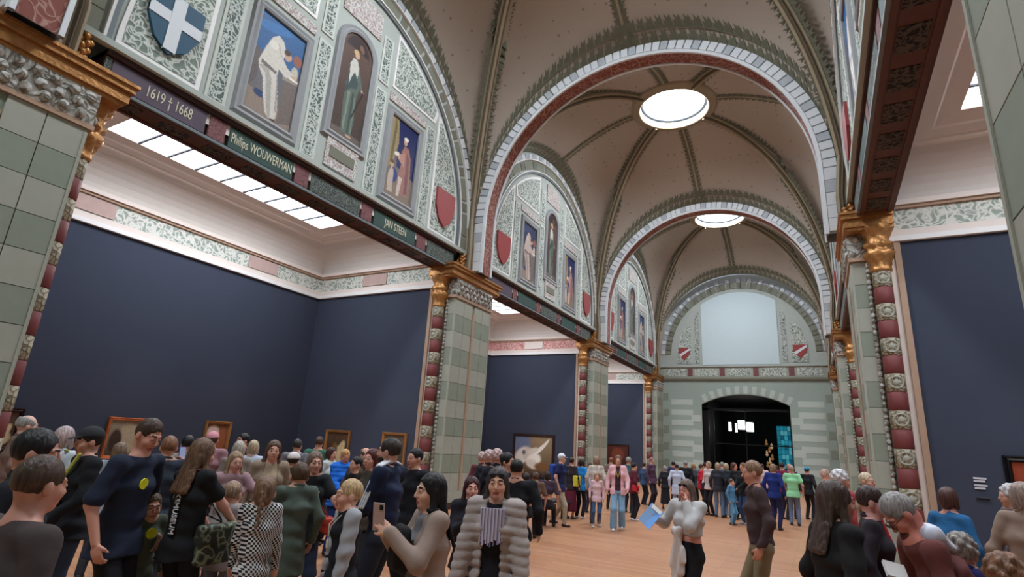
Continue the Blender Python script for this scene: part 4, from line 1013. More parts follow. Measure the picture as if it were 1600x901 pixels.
def houndstooth():
    if 'houndstooth' in MATS: return MATS['houndstooth']
    m, nt, b = newmat('houndstooth', .9); tc = nt.nodes.new('ShaderNodeTexCoord')
    sep = nt.nodes.new('ShaderNodeSeparateXYZ'); nt.links.new(tc.outputs['Object'], sep.inputs[0])
    cm = nt.nodes.new('ShaderNodeCombineXYZ')
    ad = nt.nodes.new('ShaderNodeMath'); ad.operation = 'ADD'; nt.links.new(sep.outputs['X'], ad.inputs[0]); nt.links.new(sep.outputs['Y'], ad.inputs[1])
    nt.links.new(ad.outputs[0], cm.inputs['X']); nt.links.new(sep.outputs['Z'], cm.inputs['Z'])
    ck = nt.nodes.new('ShaderNodeTexChecker'); ck.inputs['Scale'].default_value = 66; nt.links.new(cm.outputs[0], ck.inputs['Vector'])
    mp = nt.nodes.new('ShaderNodeMapping'); mp.inputs['Rotation'].default_value = (0, math.radians(45), 0); nt.links.new(cm.outputs[0], mp.inputs['Vector'])
    c2 = nt.nodes.new('ShaderNodeTexChecker'); c2.inputs['Scale'].default_value = 94; nt.links.new(mp.outputs[0], c2.inputs['Vector'])
    ml = nt.nodes.new('ShaderNodeMath'); ml.operation = 'MULTIPLY_ADD'; nt.links.new(ck.outputs['Fac'], ml.inputs[0]); ml.inputs[1].default_value = .75
    m2 = nt.nodes.new('ShaderNodeMath'); m2.operation = 'MULTIPLY'; nt.links.new(c2.outputs['Fac'], m2.inputs[0]); m2.inputs[1].default_value = .25; nt.links.new(m2.outputs[0], ml.inputs[2])
    r = nt.nodes.new('ShaderNodeValToRGB'); e = r.color_ramp.elements; e[0].position = .4; e[0].color = lin((26, 26, 32)); e[1].position = .6; e[1].color = lin((208, 206, 206))
    nt.links.new(ml.outputs[0], r.inputs['Fac']); nt.links.new(r.outputs['Color'], b.inputs['Base Color']); MATS['houndstooth'] = m; return m
def patchy(name, cols, scale=12, stretch=(1, 1, 1), rough=.7):
    if name in MATS: return MATS[name]
    m, nt, b = newmat(name, rough); tc = nt.nodes.new('ShaderNodeTexCoord'); mp = nt.nodes.new('ShaderNodeMapping'); mp.inputs['Scale'].default_value = stretch
    n = nt.nodes.new('ShaderNodeTexNoise'); n.inputs['Scale'].default_value = scale; n.inputs['Detail'].default_value = 1
    nt.links.new(tc.outputs['Object'], mp.inputs[0]); nt.links.new(mp.outputs[0], n.inputs['Vector'])
    r = nt.nodes.new('ShaderNodeValToRGB'); r.color_ramp.interpolation = 'CONSTANT'; e = r.color_ramp.elements
    while len(e) < len(cols): e.new(.5)
    for i, c in enumerate(cols): e[i].position = 0 if i == 0 else .36 + .28 * i / len(cols); e[i].color = lin(c)
    nt.links.new(n.outputs['Fac'], r.inputs['Fac']); nt.links.new(r.outputs['Color'], b.inputs['Base Color']); MATS[name] = m; return m

def ik(a, t, l1, l2, pole):
    d = t - a; L = np.linalg.norm(d); L2 = min(L, (l1 + l2) * .999); d = d / max(L, 1e-6); t = a + d * L2
    x = (l1 * l1 - l2 * l2 + L2 * L2) / (2 * L2); h = math.sqrt(max(0, l1 * l1 - x * x))
    p = np.array(pole, float); p = nrmz(p - d * (p @ d)); return a + d * x + p * h, t
def rotm(yaw=0, pitch=0, roll=0):
    """rows = local right / forward / up after yaw (left +), pitch (down +), roll"""
    cy, sy = math.cos(yaw), math.sin(yaw); X = V3(cy, sy, 0); Y = V3(-sy, cy, 0); Z = V3(0, 0, 1)
    Y2 = Y * math.cos(pitch) - Z * math.sin(pitch); Z2 = Z * math.cos(pitch) + Y * math.sin(pitch)
    X3 = X * math.cos(roll) + Z2 * math.sin(roll); Z3 = Z2 * math.cos(roll) - X * math.sin(roll)
    return np.array([X3, Y2, Z3])
PN = [0]
def person(label, px, py, d, face=0, top=(40, 40, 50), bottom=(30, 32, 40), hair=('short', (60, 45, 36)), skin=(196, 146, 124), H=None, sex='m', kid=False,
           sleeve=1.0, over=None, hem=None, head=(0, 0, 0), lean=0, hands=(None, None), legs='trousers', shoe=(40, 38, 40), stride=0.0, extras=(), sit=False, hat=None,
           beard=False, twist=0, build=1.0, curl=(.5, .5), group=None, puff=False, glasses=False, open_=False, inner=None, pole=(None, None), xy=None, stripes=False, sidelean=0):
    """px, py: picture position of the head top in the photograph; d: distance along the floor from the camera"""
    r = ray(px, py); hd = Vector((r.x, r.y)).normalized(); P = hd * d
    if xy: P = Vector(xy); d = P.length
    topz = EYE + r.z / math.hypot(r.x, r.y) * d
    if H is None: H = topz
    headz = H
    if sit: headz = topz; H = headz / .775
    s = H / 1.72
    toc = -hd; rt = Vector((hd.y, -hd.x)); a = math.radians(face); hv = toc * math.cos(a) + rt * math.sin(a)
    root = empty('person', (P.x, P.y, 0), math.atan2(hv.y, hv.x) - math.pi / 2)
    tag(root, label, 'person', group); PN[0] += 1
    near, mid_ = d < 6.1, d < 10.5
    res = .0085 if near else (.0115 if mid_ else (.017 if d < 15 else .021))
    fine = .0052 if near else None
    SM = skinm(skin); w_ = build * (1.0 if sex == 'm' else .92) * (.92 if kid else 1)
    hipz = .90 * s if not sit else .50 * s
    if sit: hipz = headz - .79 * s
    hipc = V3(0, 0, hipz)
    # keep the head over the marked spot: shift the hips back by the lean
    U = rotm(0, lean, sidelean)[2]; Fw = rotm(0, lean, 0)[1]
    hipc = hipc - V3(U[0], U[1], 0) * .55 * s
    T = rotm(twist, lean, sidelean); X, Y = T[0], T[1]
    waist = hipc + U * .15 * s; chest = hipc + U * .36 * s; neckb = hipc + U * .562 * s
    sh = [neckb - U * .048 * s + X * sg * (.178 if sex == 'm' else .158) * s * w_ * (1) for sg in (-1, 1)]
    hs = s * (1.0 if not kid else 1.16)
    Hm = rotm(twist * .5 + head[0], lean * .6 + head[1], head[2])
    hc = neckb + nrmz(U * .7 + V3(0, .25, .75)) * .135 * s + V3(0, 0, .02 * s)
    if not lean: hc[2] = headz - .115 * hs - (0.012 if hair[0] != 'none' else 0)
    hp = lambda x, y, z: hc + (Hm[0] * x + Hm[1] * y + Hm[2] * z) * hs
    # ---- limbs
    hipj = [hipc + V3(sg * .088 * s, 0, -.02 * s) for sg in (-1, 1)]
    if sit: ank = [V3(sg * .12 * s, hipc[1] + .46 * s, .08 * s) for sg in (-1, 1)]; kp = V3(0, .6, .8)
    else: ank = [V3(sg * .10 * s, -.02 * s + sg * stride * .5, .075 * s + (.03 * s if stride and sg * stride < 0 else 0)) for sg in (-1, 1)]; kp = V3(0, 1, 0)
    knee = []
    for i in range(2):
        kn, an = ik(hipj[i], ank[i], .425 * s, .415 * s, kp); knee.append(kn); ank[i] = an
    elb, wr, hdirs = [], [], []
    for i, sg in enumerate((-1, 1)):
        t = hands[i]
        if t is None: t = V3(sg * .27 * s * w_, .04 * s, sh[i][2] - .50 * s) + V3(hipc[0] * .3, hipc[1] * .3 + U[1] * .2 * s, 0)
        else: t = V3(t[0] * s, t[1] * s, t[2] * s)
        e, t2 = ik(sh[i], t, .285 * s, .255 * s, pole[i] if pole[i] is not None else V3(sg * .55, -.7, -.5)); elb.append(e); wr.append(t2)
    thick = .9
    bodyf = Field()
    bodyf.ell(hp(0, -.012, .022), (.074 * hs, .090 * hs, .094 * hs), Hm, .02)
    bodyf.ell(hp(0, .026, -.045), (.056 * hs, .060 * hs, .070 * hs), Hm, .03)
    bodyf.ell(hp(0, .060, -.090), (.024 * hs, .022 * hs, .020 * hs), Hm, .025)
    if mid_:
        for sg in (-1, 1):
            bodyf.ell(hp(sg * .036, .060, -.032), (.024 * hs,) * 3, Hm, .02)
            bodyf.cap(hp(sg * .014, .084, .026), hp(sg * .045, .070, .024), .010 * hs, .008 * hs, .012)
            bodyf.ell(hp(sg * .031, .096, .004), (.016 * hs, .012 * hs, .011 * hs), Hm, .014, 's')
            bodyf.ell(hp(sg * .078, -.008, -.012), (.011 * hs, .020 * hs, .032 * hs), Hm, .008)
            bodyf.ell(hp(sg * .031, .0745, .004), (.0155 * hs,) * 3, Hm, .004)
        bodyf.cap(hp(0, .086, .012), hp(0, .106, -.028), .0075 * hs, .011 * hs, .010)
        bodyf.cap(hp(-.010, .098, -.033), hp(.010, .098, -.033), .007 * hs, .007 * hs, .008)
        bodyf.cap(hp(-.019, .082, -.061), hp(.019, .082, -.061), .006 * hs, .006 * hs, .007); bodyf.cap(hp(-.015, .082, -.070), hp(.015, .082, -.070), .007 * hs, .007 * hs, .007)
    else: bodyf.cap(hp(0, .088, .0), hp(0, .108, -.03), .012 * hs, .016 * hs, .01)
    bodyf.cap(hp(0, -.022, -.06), neckb + U * .0, .050 * s * w_, .060 * s * w_, .03)
    sw = thick
    bodyf.eseg(hipc, waist, (.150 * s * w_, .100 * s), (.125 * s * w_, .088 * s), X)
    bodyf.eseg(waist, chest, (.125 * s * w_, .088 * s), (.140 * s * w_, .100 * s), X)
    bodyf.cap(neckb - U * .02 * s, sh[0] * .75 + neckb * .25, .045 * s, .045 * s, .05); bodyf.cap(neckb - U * .02 * s, sh[1] * .75 + neckb * .25, .045 * s, .045 * s, .05)
    bodyf.eseg(chest, neckb - U * .05 * s, (.140 * s * w_, .095 * s), (.10 * s * w_, .06 * s), X)
    zf = [(hc[2] - .14 * hs, hc[2] + .14 * hs)]
    for i, sg in enumerate((-1, 1)):
        aw = w_ if sleeve < .8 else w_ * .85
        bodyf.cap(sh[i], elb[i], .047 * s * aw, .039 * s * aw, .03); bodyf.cap(elb[i], wr[i], .040 * s * aw, .026 * s * aw, .03)
        bodyf.cap(hipj[i], knee[i], .075 * s * w_, .05 * s, .03); bodyf.cap(knee[i], ank[i], .05 * s, .036 * s, .03); bodyf.cap(ank[i] + V3(0, 0, -.01 * s), ank[i] + V3(0, .10 * s, -.04 * s), .033 * s, .026 * s, .02)
        # hand
        f = nrmz(wr[i] - elb[i]); upv = V3(0, 0, 1) if abs(f[2]) < .8 else V3(0, 1, 0)
        if hands[i] is None: pn = V3(-sg, .15, 0)            # palm towards the thigh
        else: pn = V3(-sg * .6, .2, .6 if wr[i][2] < sh[i][2] - .1 * s else .1)
        pn = nrmz(pn - f * (pn @ f)); sd = np.cross(f, pn) * 1.0
        th = sd * (1 if (np.cross(f, pn) @ V3(0, 1, .4)) > 0 else -1)   # thumb side: forward / up
        pc = wr[i] + f * .052 * s; hk = s * (1 if not kid else 1.05)
        R = np.array([sd, pn, f]); bodyf.ell(pc, (.042 * hk, .018 * hk, .054 * hk), R, .012)
        if mid_:
            for q in range(4):
                L = [.058, .070, .066, .050][q] * hk; off = th * (.030 - .020 * q) * hk
                b0 = wr[i] + f * (.088 * hk) + off; cu = curl[i]
                d1 = nrmz(f * math.cos(cu * .8) + pn * math.sin(cu * .8)); d2 = nrmz(f * math.cos(cu * 1.9) + pn * math.sin(cu * 1.9)); d3 = nrmz(f * math.cos(cu * 2.7) + pn * math.sin(cu * 2.7))
                b1 = b0 + d1 * L * .45; b2 = b1 + d2 * L * .32; b3 = b2 + d3 * L * .25
                bodyf.cap(b0 - f * .02 * hk, b1, .0092 * hk, .0086 * hk, .004); bodyf.cap(b1, b2, .0086 * hk, .008 * hk, .003); bodyf.cap(b2, b3, .008 * hk, .0068 * hk, .003)
            t0 = wr[i] + f * .030 * hk + th * .028 * hk; t1 = t0 + nrmz(th * .8 + f * .8 + pn * .3) * .036 * hk; t2 = t1 + nrmz(th * .25 + f + pn * .5 * (1 + curl[i])) * .03 * hk
            bodyf.cap(t0, t1, .013 * hk, .011 * hk, .01); bodyf.cap(t1, t2, .010 * hk, .008 * hk, .004)
            zs = sorted([wr[i][2] - .02, (wr[i] + f * .17 * s)[2]]); zf.append((zs[0] - .03, zs[1] + .03))
        else:
            bodyf.cap(pc + f * .03 * s, pc + f * .09 * s + pn * .03 * s, .022 * s, .014 * s, .01); bodyf.cap(pc + th * .03 * s, pc + th * .04 * s + f * .04 * s, .011 * s, .009 * s, .01)
    LM, BM = plain('lip', (160, 86, 82), .5), plain('brow_' + str(hair[1]), tuple(int(c * .8) for c in hair[1]), .8)
    def paint(c):
        q = (c - hc) @ Hm.T / hs; out = np.zeros(len(c), int)
        ax_ = np.abs(q[:, 0]); front = q[:, 1] > .055
        out[front & (ax_ < .024) & (q[:, 2] < -.056) & (q[:, 2] > -.077) & (q[:, 1] > .076)] = 1
        out[front & (ax_ > .014) & (ax_ < .048) & (np.abs(q[:, 2] - .028 + (ax_ - .03) * .1) < .0055) & (q[:, 1] > .07)] = 2
        return out
    body = grow('body', bodyf, [SM, LM, BM], root, res, zf if near else None, fine, paint if mid_ else None)
    body['label'] = 'bare head, neck, arms and hands with face'
    if mid_:
        for sg in (-1, 1):
            ey = MB(); e0 = [(0, 1), (.35, .96), (.62, .78), (.85, .5), (1, 0)]
            ey.lathe(e0, 0, 0, 0, 14); ey.mi = [1 if k < 28 else 0 for k in range(len(ey.f))]
            ey.mi = [1 if min(abs(ey.v[q][2]) for q in f_) >= .77 else 0 for f_ in ey.f]
            c = hp(sg * .031, .0842, .003)
            ey.v = [tuple(c + (Hm[0] * x * .0125 + Hm[2] * y * .0062 + Hm[1] * z * .0072) * hs) for x, y, z in ey.v]
            ey.build('eye', [plain('eye_white', (150, 138, 132), .4), plain('eye_dark', (34, 24, 22), .3)], root, True)
    # ---- trousers / skirt
    bz = hem if hem else None
    if bottom is not None:
        f = Field(); tm = bottom if not isinstance(bottom, tuple) else cloth(bottom)
        f.eseg(hipc - U * .03 * s, waist - U * .02 * s, (.168 * s * w_, .118 * s), (.140 * s * w_, .102 * s), X)
        if legs in ('skirt', 'dress'):
            hemz = .45 * s if legs == 'skirt' else .22 * s
            f.eseg(hipc, V3(hipc[0], hipc[1], hemz), (.17 * s * w_, .125 * s), (.22 * s * w_, .19 * s), X); f.cut((0, 0, hemz), (0, 0, -1))
            f.disp(lambda x, y, z: .006 * np.sin(9 * np.arctan2(y, x) + z * 4) * (z < .8))
        else:
            wl = {'trousers': (.088, .066, .055), 'wide': (.092, .078, .085), 'slim': (.082, .054, .042), 'shorts': (.095, .085, .08)}[legs]
            for i in range(2):
                f.cap(hipj[i], knee[i], wl[0] * s * w_, wl[1] * s, .03)
                if legs != 'shorts': f.cap(knee[i], ank[i] + V3(0, 0, .01), wl[1] * s, wl[2] * s, .03)
            if not sit: f.add(lambda x, y, z: .03 - np.abs(x) + 0 * y + np.maximum(0, z - (hipz - .12 * s)) * 9 + 0 * z, [-.1, -9, 0], [.1, 9, hipz - .1 * s], 0, 'none')
            if near: f.disp(lambda x, y, z: .0035 * np.sin(38 * z + 14 * y + 6 * x) * (np.sin(7 * z + 5 * x) > -.2))
            f.cut((0, 0, .045 * s), (0, 0, -1))
        grow('skirt' if legs in ('skirt', 'dress') else 'trousers', f, tm, root, res * 1.15)
    # ---- shoes
    for i in range(2):
        f = Field(); a_ = ank[i]; g = V3(a_[0], a_[1], 0); off = V3(0, 0, max(0, a_[2] - .075 * s))
        f.eseg(g + V3(0, -.045 * s, .035 * s) + off, g + V3(0, .135 * s, .03 * s) + off, (.038 * s, .036 * s), (.040 * s, .028 * s), V3(1, 0, 0), rd=1.0)
        f.cap(g + V3(0, -.02 * s, .05 * s) + off, a_ + V3(0, 0, .01 * s), .042 * s, .040 * s, .02); f.cut(g + off + V3(0, 0, .004), (0, 0, -1))
        grow('shoe', f, cloth(shoe, .6), root, max(res, .011))
    # ---- top
    tk = .018 * s if not puff else .035 * s
    def torso(f, t, hemu, sl=1.0, neck=True):
        f.eseg(hipc, waist, (.150 * s * w_ + t, .105 * s + t), (.130 * s * w_ + t, .094 * s + t), X)
        f.eseg(waist, chest, (.130 * s * w_ + t, .094 * s + t), (.152 * s * w_ + t, .108 * s + t), X)
        f.eseg(chest, neckb - U * .055 * s, (.152 * s * w_ + t, .104 * s + t), (.105 * s * w_ + t, .070 * s + t * .6), X)
        if sex == 'f' and not kid:
            for sg in (-1, 1): f.ell(chest + X * sg * .065 * s + Y * .075 * s + U * .0 * s, (.062 * s + t * .4, .055 * s + t * .4, .062 * s + t * .4), T, .04)
        for i in range(2):
            f.cap(neckb - U * .030 * s, sh[i], .046 * s + t * .5, .046 * s * w_ + t * .75, .05)
            if sl > 0:
                L1 = min(1, sl * 2); e = sh[i] + (elb[i] - sh[i]) * L1; f.cap(sh[i], e, .048 * s * w_ + t * .75, (.042 if sl > .5 else .056) * s * w_ + t * .75, .03)
                if sl > .5:
                    e2 = elb[i] + (wr[i] - elb[i]) * (sl - .5) * 2; f.cap(elb[i], e2, .041 * s * w_ + t * .75, .031 * s * w_ + t * .7, .03)
        if neck: f.cap(neckb + U * .01 * s, neckb + U * .03 * s, .056 * s + t * .3, .054 * s + t * .2, .02)
    hu = hem if hem is not None else .80
    hz = hu * s
    topm = top if not isinstance(top, tuple) else cloth(top)
    inn = inner if inner is not None else top
    if over is not None or not open_:
        f = Field(); torso(f, tk if over is None else .012 * s, hz, sleeve if over is None else min(sleeve, .9))
        if over is None and hz < hipz - .08 * s:      # long garment: tapers out to its hem
            f.eseg(hipc, V3(hipc[0], hipc[1], hz), (.165 * s * w_ + tk, .12 * s + tk), (.19 * s * w_ + tk, .145 * s + tk), X)
        if over is None: f.cut((0, 0, hz), (0, 0, -1))
        else: f.cut((0, 0, hipz - .1 * s), (0, 0, -1))
        if mid_:
            f.disp(lambda x, y, z: .0055 * np.sin(21 * z + 17 * x + 8 * y) * np.sin(10 * x - 12 * z + 5 * y) + .002 * np.sin(55 * z + 30 * x))
        if puff and over is None: f.disp(lambda x, y, z: -.010 * np.abs(np.sin(z * 52)))
        f.ell(hp(0, .01, -.01), (.072 * hs, .088 * hs, .100 * hs), Hm, .008, 's')
        o = grow('top', f, topm, root, res * 1.1)
        if stripes and o:
            pass
    if mid_ and over is None and not puff and lean < .03:      # neckline band
        cc = neckb + U * .004 * s + Y * .006 * s; cn = nrmz(U * .90 + Y * .42); cr_ = .069 * s
        def ringf(x, y, z):
            q = [x - cc[0], y - cc[1], z - cc[2]]; h = q[0] * cn[0] + q[1] * cn[1] + q[2] * cn[2]
            r2 = np.sqrt(np.maximum(0, q[0] ** 2 + q[1] ** 2 + q[2] ** 2 - h * h)); return np.sqrt((r2 - cr_) ** 2 + (h * .6) ** 2) - .010 * s
        grow('collar', Field().add(ringf, cc - .09, cc + .09, 0), topm, root, .0065 if near else .009)
    if over is not None:
        om = over if not isinstance(over, tuple) else cloth(over)
        f = Field(); t = .026 * s if not puff else .036 * s; torso(f, t, hz, 1.0 if sleeve > .4 else .3)
        if hz < hipz - .05 * s: f.eseg(hipc, V3(hipc[0], hipc[1], hz), (.168 * s * w_ + t, .12 * s + t), (.185 * s * w_ + t, .14 * s + t), X)
        # collar roll
        f.cap(neckb + X * .06 * s + U * .015 * s, neckb + X * .055 * s + Y * .05 * s - U * .03 * s, .022 * s, .020 * s, .01); f.cap(neckb - X * .06 * s + U * .015 * s, neckb - X * .055 * s + Y * .05 * s - U * .03 * s, .022 * s, .020 * s, .01)
        f.cap(neckb + X * .055 * s - Y * .03 * s + U * .015 * s, neckb - X * .055 * s - Y * .03 * s + U * .015 * s, .024 * s, .024 * s, .01)
        f.cut((0, 0, hz), (0, 0, -1))
        # front opening
        if open_:
            wo = open_ if isinstance(open_, float) else .05
            f.eseg(V3(hipc[0], hipc[1] + .15 * s, hz - .05), neckb + Y * .10 * s + U * .02 * s, (wo * 1.5 * s, .14 * s), (wo * s, .12 * s), X, .01, 's')
        if puff: f.disp(lambda x, y, z: -.011 * np.abs(np.sin((z + .12 * np.abs(x)) * 50 / s)) ** .7 + .004)
        elif mid_: f.disp(lambda x, y, z: .004 * np.sin(26 * z + 20 * x) * np.sin(11 * x - 13 * z))
        grow('jacket', f, om, root, res)
    # ---- hair
    st, hcx = hair[0], hair[1]; HM = hairm(hcx)
    if st != 'none':
        f = Field()
        vol = .008 if st in ('short', 'cap') else .012
        f.ell(hp(0, -.018, .030), ((.074 + vol) * hs, (.088 + vol) * hs, (.092 + vol * .8) * hs), Hm, .02)
        if st == 'curly':
            for k in range(26):
                a_, b_ = k * 2.4, -0.2 + 1.6 * (k / 26); f.ell(hp(.082 * math.cos(a_) * math.cos(b_), -.02 + .094 * math.sin(a_) * math.cos(b_), .035 + .092 * math.sin(b_)), (.026 * hs,) * 3, Hm, .01)
        if st in ('long', 'pony', 'braid', 'bob'):
            f.ell(hp(0, -.055, -.03), (.072 * hs, .055 * hs, .09 * hs), Hm, .03)
        # face opening
        f.ell(hp(0, .112, -.022), (.066 * hs, .078 * hs, .096 * hs), Hm, .012, 's')
        if st in ('short', 'curly', 'bald', 'cap'):
            pz = -.045 if st != 'bald' else -.03
            f.cut(hp(0, -.02, pz), -Hm[2] - Hm[1] * .25)
            for sg in (-1, 1): f.ell(hp(sg * .08, .015, -.05), (.03 * hs, .045 * hs, .055 * hs), Hm, .01, 's')
        if st == 'bald': f.ell(hp(0, .02, .09), (.068 * hs, .10 * hs, .075 * hs), Hm, .008, 's')
        if st == 'long':
            for sg in (-1, 1):
                f.cap(hp(sg * .070, -.005, .0), hp(sg * .082, .0, -.13), .022 * hs, .026 * hs, .02)
                f.cap(hp(sg * .082, .0, -.13), hc + V3(0, 0, -.30 * s) + X * sg * .10 * s + Y * (.02 if not lean else .02) * s, .026 * hs, .018 * hs, .03)
            f.eseg(hp(0, -.06, -.03), neckb - U * .16 * s - Y * .125 * s, (.078 * hs, .045 * hs), (.10 * s, .03 * s), X, .03)
        if st == 'bob':
            for sg in (-1, 1): f.cap(hp(sg * .074, -.01, .0), hp(sg * .074, .005, -.085), .022 * hs, .022 * hs, .02)
        if st == 'pony': f.cap(hp(0, -.10, .02), hp(0, -.15, -.02), .022 * hs, .03 * hs, .01); f.cap(hp(0, -.15, -.02), hp(0, -.13, -.20), .03 * hs, .012 * hs, .02)
        if st == 'bun': f.ell(hp(0, -.10, .07), (.035 * hs,) * 3, Hm, .01)
        if st == 'braid':
            for k in range(9): f.ell(hp((.008 if k % 2 else -.008), -.115 - .004 * k, .0 - .03 * k), (.022 * hs * (1 - .04 * k), .020 * hs, .022 * hs), Hm, .006)
        if near: f.disp(lambda x, y, z: .0022 * np.sin(85 * np.arctan2(y - hc[1], x - hc[0] + 1e-4) * 1.0 + 6 * z))
        grow('hair', f, HM, root, res if not near else .008)
    if beard:
        f = Field(); f.ell(hp(0, .034, -.062), (.060 * hs, .062 * hs, .060 * hs), Hm, .01); f.ell(hp(0, .11, -.02), (.045 * hs, .06 * hs, .035 * hs), Hm, .01, 's'); f.cut(hp(0, 0, -.03), Hm[2]); f.cut(hp(0, -.01, 0), -Hm[1])
        grow('beard', f, HM, root, res)
    if hat:
        kind, hcol = hat; f = Field(); f.ell(hp(0, -.012, .045), (.090 * hs, .104 * hs, .092 * hs), Hm, .01); f.cut(hp(0, 0, .040), -Hm[2] + Hm[1] * .1)
        if kind == 'cap': f.eseg(hp(0, .06, .048), hp(0, .155, .035), (.07 * hs, .008 * hs), (.05 * hs, .006 * hs), Hm[0], .01)
        grow('cap' if kind == 'cap' else 'beanie', f, cloth(hcol), root, res)
    if glasses:
        f = Field(); gz, gy = (.062, .075) if glasses == 'up' else (.006, .104)
        for sg in (-1, 1):
            f.ell(hp(sg * .033, gy, gz), (.026 * hs, .006 * hs, .019 * hs), Hm, .004)
            f.cap(hp(sg * .06, gy - .005, gz + .005), hp(sg * .082, .0, gz), .0035 * hs, .003 * hs, .003)
        f.cap(hp(-.01, gy + .002, gz + .004), hp(.01, gy + .002, gz + .004), .004 * hs, .004 * hs, .003)
        grow('sunglasses' if glasses == 'up' else 'glasses', f, plain('dark_lens', (30, 30, 34), .15), root, .005)
    ctx = dict(root=root, s=s, hipc=hipc, chest=chest, neckb=neckb, waist=waist, sh=sh, elb=elb, wr=wr, T=T, U=U, X=X, Y=Y, hp=hp, Hm=Hm, hs=hs, res=res, w=w_, hc=hc, tk=tk, near=near, mid=mid_, hz=hz)
    for e in extras: e(ctx)
    return root
# ---- accessories (parts worn by their person, or things of their own when held)
def held(ctx, name, label, cat, builder, loc):
    """a carried thing: top-level, placed at the world position of a local point"""
    root = ctx['root']; M = Matrix.Translation(root.location) @ Matrix.Rotation(root.rotation_euler.z, 4, 'Z')
    o = empty(name, M @ Vector([float(v) for v in loc]), root.rotation_euler.z); tag(o, label, cat); builder(o)
    if cat == 'phone': o.rotation_euler.z += .7; o.rotation_euler.x = -.15
    return o
def sticker(rgb=(212, 210, 40), u=.07, v=.04, r=.034, face=1):
    def go(c):
        p = c['chest'] + c['X'] * u * c['s'] + c['Y'] * face * (.110 * c['s'] + c['tk']) + c['U'] * v * c['s']
        mb = MB(); n = 24; Rr = r * c['s']
        f = [p + (c['X'] * math.cos(2 * math.pi * k / n) + c['U'] * math.sin(2 * math.pi * k / n)) * Rr + c['Y'] * face * (.008 - abs(math.cos(2 * math.pi * k / n)) * .004) for k in range(n)]
        b = [q - c['Y'] * face * .008 for q in f]
        mb.v = [tuple(q) for q in f + b]; mb.f = [tuple(range(n) if face < 0 else range(n)[::-1])] + [(i, (i + 1) % n, n + (i + 1) % n, n + i) for i in range(n)]; mb.mi = [0] * (n + 1)
        mb.build('sticker', plain('sticker_%d%d' % rgb[:2], rgb, .5, emit=0), c['root'])
    return go
def backpack(rgb, side=-1, sz=(.15, .075, .21), label=None):
    def go(c):
        m = c['chest'] + c['Y'] * side * (.165 * c['s'] + sz[1] * .6) - c['U'] * .02; f = Field(); s = c['s']
        f.rbox(m, (sz[0] * s, sz[1] * s, sz[2] * s), .05 * s, c['T']); f.rbox(m + c['Y'] * side * sz[1] * 1.0 * s - c['U'] * .06 * s, (sz[0] * .75 * s, .03 * s, sz[2] * .45 * s), .025 * s, c['T'], .005)
        for sg in (-1, 1):
            a = c['neckb'] + c['X'] * sg * .09 * s + c['U'] * .02 * s; f.cap(a + c['Y'] * side * .06 * s, a - c['Y'] * side * .08 * s - c['U'] * .05 * s, .018 * s, .018 * s, .005)
            f.cap(a - c['Y'] * side * .08 * s - c['U'] * .05 * s, c['chest'] + c['X'] * sg * .11 * s - c['Y'] * side * .14 * s, .018 * s, .016 * s, .005); 
        o = grow('backpack', f, cloth(rgb), c['root'], max(.011, c['res']))
        if o and label: o['label'] = label
    return go
def sidebag(rgb, sx=1, z=.0, sz=(.14, .05, .11), mat=None, y=.0, strap=True, name='shoulder_bag'):
    def go(c):
        s = c['s']; m = c['hipc'] + c['X'] * sx * .20 * s + c['Y'] * y * s + c['U'] * z * s; f = Field(); f.rbox(m, (sz[1] * s, sz[0] * s, sz[2] * s), .03 * s, c['T'])
        f.rbox(m + c['U'] * sz[2] * .45 * s, (sz[1] * 1.12 * s, sz[0] * 1.02 * s, sz[2] * .5 * s), .02 * s, c['T'], .003)
        o = grow(name, f, mat or cloth(rgb, .5), c['root'], max(.009, c['res']))
        if strap:
            f = Field(); t = c['sh'][0 if sx > 0 else 1] * .7 + c['neckb'] * .3 + c['U'] * .055 * s; k = c['chest'] + c['Y'] * .155 * s; k2 = c['chest'] - c['Y'] * .155 * s
            for q in (k, k2): f.cap(t, q, .009 * s, .009 * s, .004); f.cap(q, m + c['U'] * sz[2] * s, .009 * s, .009 * s, .004)
            o2 = grow('strap', f, mat or cloth(rgb, .5), c['root'], max(.009, c['res']))
            if o and o2: o2.parent = o
    return go
def phone(hand=1, rgb=(60, 56, 60), label='dark smartphone', up=True):
    def go(c):
        s = c['s']; w = c['wr'][hand]; f = nrmz(w - c['elb'][hand]); p = w + f * .085 * s + V3(0, .025, .045) * s
        def b(o):
            MB().box(-.036, .036, -.004, .004, -.075, .075).build('case', plain('phone_case_%d' % rgb[0], rgb, .35), o)
            MB().box(-.033, .033, -.0055, -.004, -.071, .071).build('screen', glow('phone_screen', (120, 130, 160), .5), o); MB().box(-.03, -.008, .004, .007, .04, .066).build('camera_bump', m_black, o)
        held(c, 'smartphone', label, 'phone', b, p)
    return go

